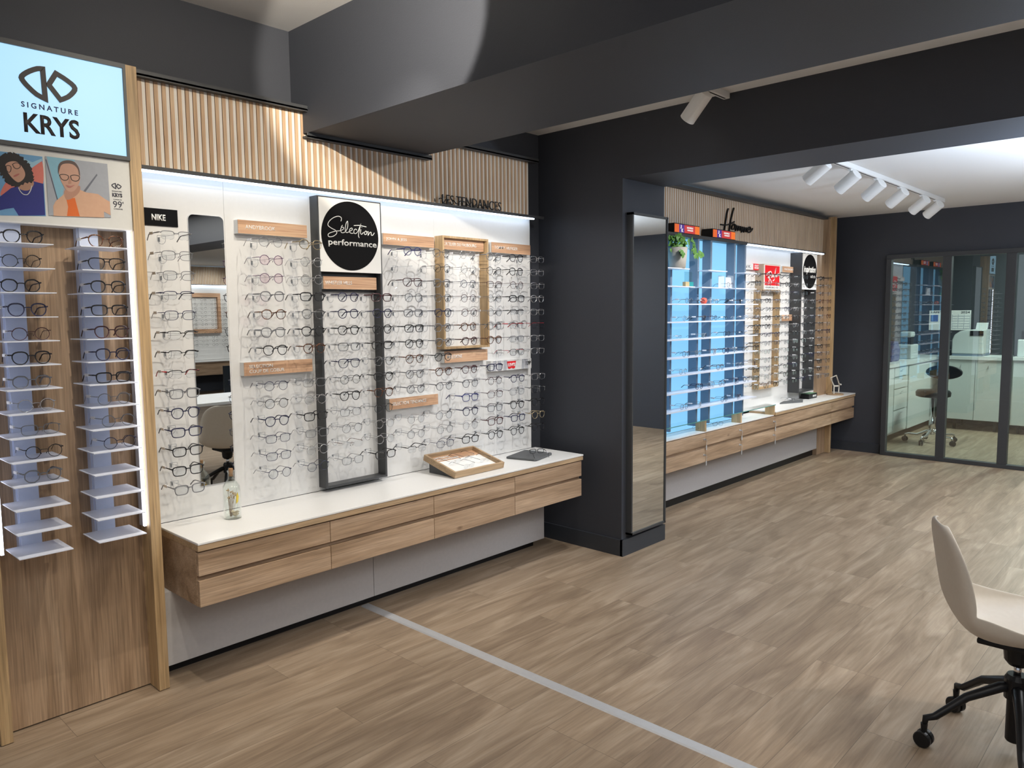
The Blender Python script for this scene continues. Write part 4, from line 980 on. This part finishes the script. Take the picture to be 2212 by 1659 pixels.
# ================================================ swivel chair, right edge
def star(parent, cx_, cy_, ang0, R0, hubz, mat, hubr=.03, thick=.016, zend=.105):
    for k in range(5):
        a = math.radians(ang0+72*k); ca, sa = math.cos(a), math.sin(a)
        pts = [(cx_+ca*q, cy_+sa*q, z) for q, z in ((.01, hubz), (.05, hubz-.004), (R0*.55, hubz-.052), (R0-.03, zend+.008), (R0, zend), (R0+.003, zend-.03))]
        arm = obj('base_arm', MB().tube(pts, [thick*1.2, thick*1.15, thick*.95, thick*.8, thick*.78, thick*.6], 8), mat, parent, smooth=True)
        wx, wy = cx_+ca*(R0+.004), cy_+sa*(R0+.004)
        aw = a + .9 + k
        for s_ in (-1, 1):
            c0 = Vector((wx+math.cos(aw)*.013*s_, wy+math.sin(aw)*.013*s_, .030))
            q = Vector((math.cos(aw), math.sin(aw), 0)).to_track_quat('Z', 'Y').to_matrix().to_4x4()
            obj('caster_wheel', MB().lathe([(.006, -.009), (.026, -.009), (.029, -.006), (.029, .006), (.026, .009), (.010, .0095)], (0, 0, 0), 20).xf(Matrix.Translation(c0) @ q), mBlackP, arm, world=False)
            w_ = arm.children[-1]; w_.data.transform(Matrix.Translation(-parent.location))
        h_ = obj('caster_fork', MB().tube([(wx, wy, zend-.02), (wx, wy, .045)], [.012, .009], 8), mBlackP, arm, world=False); h_.data.transform(Matrix.Translation(-parent.location))
cx_, cy_ = 3.015, .452
sc = empty('swivel_chair', (cx_, cy_, 0), 'beige plastic shell chair on black five-arm caster base', 'chair')
prof = [(-.215, .432), (-.205, .447), (-.16, .452), (-.08, .440), (0, .430), (.07, .430), (.125, .440), (.165, .468), (.187, .52), (.200, .58), (.212, .65), (.224, .72), (.232, .77), (.236, .802), (.234, .812)]
wid = [.17, .195, .215, .225, .225, .220, .212, .205, .203, .203, .200, .186, .160, .115, .06]
sb = MB(); NU = 13; grid = []
for (d_, z_), w_ in zip(prof, wid):
    row = []
    for j in range(NU):
        t_ = -1+2*j/(NU-1); back = max(0, min(1, (z_-.44)/.12))
        curl = .030*(t_*t_)**1.3
        x = cx_+w_*math.sin(t_*PI/2)*1.0
        tp = max(0, min(1, (z_-.68)/.13)); side = abs(t_)**2.2; yv = cy_+.03+d_ - back*curl*1.5*(1-.6*tp)
        rear = max(0, min(1, (d_+.20)/.30)); zv = z_ + (1-back)*side*(.025+.085*rear)
        row.append(sb.bm.verts.new((x, yv, zv)))
    grid.append(row)
for i in range(len(grid)-1):
    for j in range(NU-1): sb.bm.faces.new((grid[i][j], grid[i][j+1], grid[i+1][j+1], grid[i+1][j]))
sh = obj('seat_shell', sb, mChair, sc, smooth=True)
sh.data.transform(Matrix.Translation((0, .0, 0)) @ Matrix.Rotation(math.radians(26), 4, 'Z'))
md = sh.modifiers.new('thick', 'SOLIDIFY'); md.thickness = .007; md.offset = 0
md = sh.modifiers.new('smooth', 'SUBSURF'); md.levels = 1; md.render_levels = 2
obj('seat_mount', B(cx_-.09, cx_+.09, cy_-.10, cy_+.11, .398, .418), mBlackP, sc, bevel=.006)
obj('mechanism', MB().lathe([(.030, .325), (.042, .34), (.048, .400)], (cx_, cy_, 0), 20), mBlackP, sc)
obj('gas_piston', MB().lathe([(.012, .28), (.012, .33)], (cx_, cy_, 0), 16), mChrome, sc, smooth=True)
obj('column', MB().lathe([(.025, .050), (.028, .055), (.028, .20), (.038, .205), (.038, .275), (.030, .290)], (cx_, cy_, 0), 24), mBlackP, sc)
star(sc, cx_, cy_, 122, .285, .245, mBlackP)

# ================================================ lab behind the glass
light('lab_lamp', 'AREA', (10.2, 1.3, 2.57), (10.2, 1.3, 0), 75, (.88, 1.0, .95), shape='RECTANGLE', size=1.2, size_y=.3)
obj('ceiling_lamp', B(9.6, 10.8, 1.15, 1.45, 2.575, 2.599), mLampF, label='flat ceiling lamp of the workshop behind glass', cat='lamp')
mLab = pm('lab_white', (.62, .66, .64), .45); mLabT = pm('lab_top', (.66, .68, .67), .35)
def labcab(x0, x1, y0, y1, zb, zt, lab, doors, drawers=(), face='X'):
    e_ = empty('workshop_cabinet', ((x0+x1)/2, (y0+y1)/2, 0), lab, 'cabinet', 'white cabinets in the workshop')
    obj('body', B(x0+.02 if face == 'X' else x0, x1, y0+(.02 if face == 'Y' else 0), y1, zb, zt-.04), mLab, e_)
    obj('worktop', B(x0-.02, x1, y0-(.02 if face == 'Y' else 0), y1, zt-.04, zt), mLabT, e_)
    for x in (x0+.10, x1-.1):
        for y in (y0+.08, y1-.08): obj('foot', MB().lathe([(.02, 0), (.016, zb)], (x, y, 0), 10), mBlackP, e_)
    for a, b_ in doors:
        if face == 'X':
            d_ = obj('door', B(x0, x0+.018, a+.003, b_-.003, zb+.005, zt-.045), mLab, e_); hz = zt-.10
            obj('door_handle', MB().tube([(x0-.0, (a+b_)/2, hz), (x0-.02, (a+b_)/2, hz-.005), (x0-.02, (a+b_)/2+.0, hz-.05)], .005, 6), mAlu, d_)
        else:
            d_ = obj('door', B(a+.003, b_-.003, y0, y0+.018, zb+.005, zt-.045), mLab, e_)
    for a, b_, c0, c1 in drawers:
        d_ = obj('drawer', B(a+.003, b_-.003, y0-.002, y0+.018, c0+.003, c1-.003), mLab, e_)
        obj('drawer_handle', MB().tube([((a+b_)/2-.03, y0-.02, c1-.03), ((a+b_)/2+.03, y0-.02, c1-.03)], .004, 6), mAlu, d_)
    return e_
labcab(10.9, 11.48, 1.95, 2.56, .135, .94, 'white two-door workshop cabinet under the grey machine', [(1.955, 2.25), (2.25, 2.555)])
labcab(10.9, 11.48, .3, 1.86, .11, .95, 'white workshop cabinet at the right behind glass', [(1.3, 1.85)])
labcab(8.75, 11.48, 2.75, 3.09, .09, .92, 'long white workshop cabinet with drawers along the left side', [(9.95, 10.9)],
       [(9.40, 9.90, .76, .87), (9.40, 9.90, .62, .75), (9.40, 9.90, .37, .61), (9.40, 9.90, .12, .36), (8.78, 9.38, .12, .87)], face='Y')
# machine
mMa = pm('machine_grey', (.52, .56, .56), .4)
e_ = empty('edging_machine', (11.1, 2.36, .94), 'large rounded grey machine on the workshop cabinet', 'machine')
obj('machine_body', MB().prism([(2.545, .97), (2.545, 1.14), (2.52, 1.21), (2.46, 1.255), (2.36, 1.275), (2.20, 1.275), (2.19, .97)], 10.98, 11.40, 'X'), mMa, e_, bevel=.012)
obj('machine_base', B(10.99, 11.38, 2.195, 2.54, .9405, .97), mSlate, e_); obj('hood_window', B(10.974, 10.98, 2.195, 2.34, 1.20, 1.262), mBlackP, e_)
obj('raised_lid', MB().prism([(11.2, 1.275), (11.21, 1.275), (11.27, 1.36), (11.26, 1.36)], 2.20, 2.33, 'Y'), mMa, e_)
e_ = empty('workshop_device', (11.1, 1.78, .95), 'white box-shaped device at the right end of workshop cabinet', 'machine')
obj('device_body', B(10.98, 11.3, 1.45, 1.83, .9505, 1.16), mMa, e_, bevel=.01); obj('device_head', B(11.0, 11.2, 1.5, 1.80, 1.16, 1.27), mBlackP, e_, bevel=.01)
# calendar
e_ = empty('wall_calendar', (11.495, 2.66, 1.25), 'white wall calendar for 2024 with a small picture', 'calendar')
obj('calendar_sheet', B(11.49, 11.499, 2.45, 2.95, 1.255, 1.52), mWhiteS, e_)
def ctext(s_, y_left, y_right, z0, z1, mt):
    o = text(s_, mt, None, 0, y_left-y_right, z0, z1, 0, bold=.02)
    o.data.transform(Matrix.Translation(o.location)); o.location = (0, 0, 0)
    o.data.transform(Matrix.Translation((11.4895, y_left, 0)) @ Matrix.Rotation(-PI/2, 4, 'Z')); o.data.transform(Matrix.Translation(-e_.location)); o.parent = e_
ctext('LAPEY', 2.925, 2.79, 1.485, 1.508, mTxt); ctext('2024', 2.57, 2.465, 1.478, 1.508, mTxt)
cg = MB()
for i in range(6):
    for j in range(3): cg.box(11.4885, 11.49, 2.465+j*.07, 2.525+j*.07, 1.275+i*.033, 1.279+i*.033)
for j in range(4): cg.box(11.4885, 11.49, 2.458+j*.07, 2.461+j*.07, 1.27, 1.465)
obj('date_grid', cg, pm('calendar_ink', (.12, .18, .28), .6), e_)
obj('calendar_picture', B(11.4885, 11.49, 2.84, 2.93, 1.37, 1.46), pm('calendar_blue', (.08, .15, .45), .6), e_)
# small lab things
e_ = empty('frame_warmer', (9.75, 2.93, .92), 'blue rounded bench device on the workshop counter', 'device')
obj('device_body', MB().prism([(9.60, .9205), (9.90, .9205), (9.92, 1.06), (9.84, 1.16), (9.70, 1.16), (9.62, 1.05)], 2.85, 2.98), pm('device_blue', (.05, .07, .20), .4), e_, bevel=.01)
e_ = empty('centering_device', (9.0, 2.92, .92), 'tall white bench device at the left of the workshop counter', 'device')
obj('device_base', B(8.88, 9.12, 2.83, 3.02, .9205, .96), mBlackP, e_); obj('device_column', MB().lathe([(.05, .96), (.05, 1.30), (.04, 1.34)], (9.0, 2.93, 0), 18), mMa, e_)
e_ = empty('tool_stand', (9.35, 2.88, .92), 'small tool stand with dark tools on workshop counter', 'stand')
obj('stand_cup', MB().lathe([(.03, 0), (.035, .08)], (9.35, 2.88, .9205), 16), pm('cup_blue', (.03, .08, .30), .4), e_)
for k in range(5): obj('tool', MB().tube([(9.35+.01*(k-2), 2.88, .93), (9.35+.035*(k-2), 2.87, 1.10)], [.004, .008], 6), mAlu, e_)
e_ = empty('lens_meter', (10.45, 2.92, .92), 'white and black lens meter on the workshop counter', 'device')
obj('device_body', B(10.3, 10.6, 2.83, 3.02, .9205, 1.10), mMa, e_, bevel=.015); obj('device_neck', B(10.38, 10.5, 2.86, 2.98, 1.10, 1.19), mBlackP, e_); obj('device_cap', B(10.36, 10.52, 2.85, 2.99, 1.19, 1.26), mMa, e_, bevel=.02)
# stool
sx_, sy_ = 9.64, 2.40
sl_ = empty('workshop_stool', (sx_, sy_, 0), 'black padded stool with oval back and chrome base behind glass', 'stool')
star(sl_, sx_, sy_, 100, .27, .14, mChrome, thick=.015, zend=.085)
obj('column', MB().lathe([(.032, .10), (.032, .30), (.018, .31), (.018, .53)], (sx_, sy_, 0), 20), mChrome, sl_, smooth=True)
obj('seat', MB().lathe([(.15, .535), (.178, .545), (.182, .590), (.165, .612), (.05, .616)], (sx_, sy_, 0), 32), mBlackP, sl_, smooth=True)
obj('back_strut', MB().tube([(sx_, sy_, .53), (sx_+.13, sy_-.04, .535), (sx_+.17, sy_-.05, .60), (sx_+.14, sy_-.05, .80)], .016, 8, flat=2.0), mBlackP, sl_)
obj('backrest', MB().prism([(sy_-.075+.19*math.cos(t_*PI/12), .815+.082*math.sin(t_*PI/12)) for t_ in range(24)], sx_+.09, sx_+.135, 'X'), mBlackP, sl_, bevel=.012)

# ================================================ side of the shop seen in the wall mirrors
fw = empty('eyewear_display', (6.9, -8.36, .66), 'white display panel of the opposite wall, seen in the mirror', 'display panel')
obj('panel_board', B(4.6, 9.2 if False else 8.5, -8.58, -8.33, .66, 2.16), mWhite, fw)
wm = slats('slatted_fascia', 4.6, 8.5, 2.17, 2.52, -8.33, 'slatted fascia of the opposite wall, seen in the mirror')
wm.location = wm.location; 
for c_ in wm.children: c_.scale = (1, -1, 1)
wm.location.y = -8.27
obj('led_strip', B(4.62, 8.48, -8.32, -8.29, 2.14, 2.158), mLED, label='light strip of the opposite wall, seen in the mirror', cat='light strip')
fr_ = empty('eyewear_surround', (6.75, -8.3, 1.2), 'oak box frame on the opposite wall, seen in the mirror', 'frame')
obj('frame_boards', B(6.3, 6.36, -8.33, -8.27, 1.2, 2.0).box(7.2, 7.26, -8.33, -8.27, 1.2, 2.0).box(6.36, 7.2, -8.33, -8.27, 1.2, 1.28).box(6.36, 7.2, -8.33, -8.27, 1.92, 2.0), mSign, fr_)
wf = MB()
for s_ in ([(7.15,2.40),(6.95,2.44),(6.75,2.40)], [(6.98,2.42),(7.0,2.30),(7.02,2.22)], [(7.08,2.32),(6.95,2.32)], [(6.90,2.25),(6.83,2.27),(6.85,2.32),(6.90,2.28),(6.84,2.23),(6.78,2.27)],
           [(6.78,2.31),(6.76,2.25),(6.73,2.31),(6.69,2.25),(6.66,2.31),(6.62,2.25)], [(6.58,2.31),(6.56,2.25),(6.53,2.31),(6.50,2.25)], [(6.45,2.26),(6.38,2.28),(6.40,2.32),(6.45,2.28),(6.40,2.24),(6.32,2.27)]):
    wf.ribbon(catmull(s_), .018, -8.268, -8.258)
obj('lettering_sign', wf, mBlackP, label='dark handwritten word on opposite slats, seen in the mirror', cat='sign')
st_ = MB(); R_ = random.Random(9)
for i in range(12):
    for j in range(18):
        x = 4.8+j*.205; z = 1.86-i*.0812
        for s_ in (-1, 1):
            st_.tube([(x+s_*.034+.023*math.cos(t_*PI/4), -8.15, z+.02*math.sin(t_*PI/4)) for t_ in range(8)], .0022, 3, True)
            st_.tube([(x+s_*.063, -8.15, z+.01), (x+s_*.063, -8.29, z+.01)], .0022, 3)
obj('mirrored_eyeglasses', st_, FC['k'][1], label='rows of dark glasses on the opposite wall, seen in the mirror', cat='glasses', kind='stuff')
ec = empty('wall_counter', (6.5, -8.1, .38), 'oak counter of the opposite wall, seen in the mirror', 'counter')
obj('worktop', B(4.6, 8.5, -8.6, -7.92, .64, .655), mTop, ec); obj('drawer_fronts', B(4.6, 8.5, -8.5, -7.94, .38, .64), mOak, ec)
dk = empty('desk', (3.5, -.55, 0), 'white consulting desk beyond the beige chair, seen in the mirror', 'desk')
obj('desk_top', B(2.45, 4.3, -.95, -.15, .72, .745), mTop, dk); obj('desk_leg', B(2.5, 2.53, -.9, -.2, 0, .72), mDark2, dk); obj('desk_leg', B(4.22, 4.25, -.9, -.2, 0, .72), mDark2, dk)
mn = empty('monitor', (3.62, -.45, .745), 'dark computer monitor on the desk, seen in the mirror', 'monitor')
obj('screen', B(3.45, 3.80, -.46, -.44, .80, 1.06), mBlackP, mn); obj('foot', B(3.57, 3.68, -.53, -.38, .7455, .755).box(3.61, 3.64, -.47, -.45, .755, .82), mBlackP, mn)
print('GLASSES', NG[0], 'OBJECTS', len(bpy.data.objects))
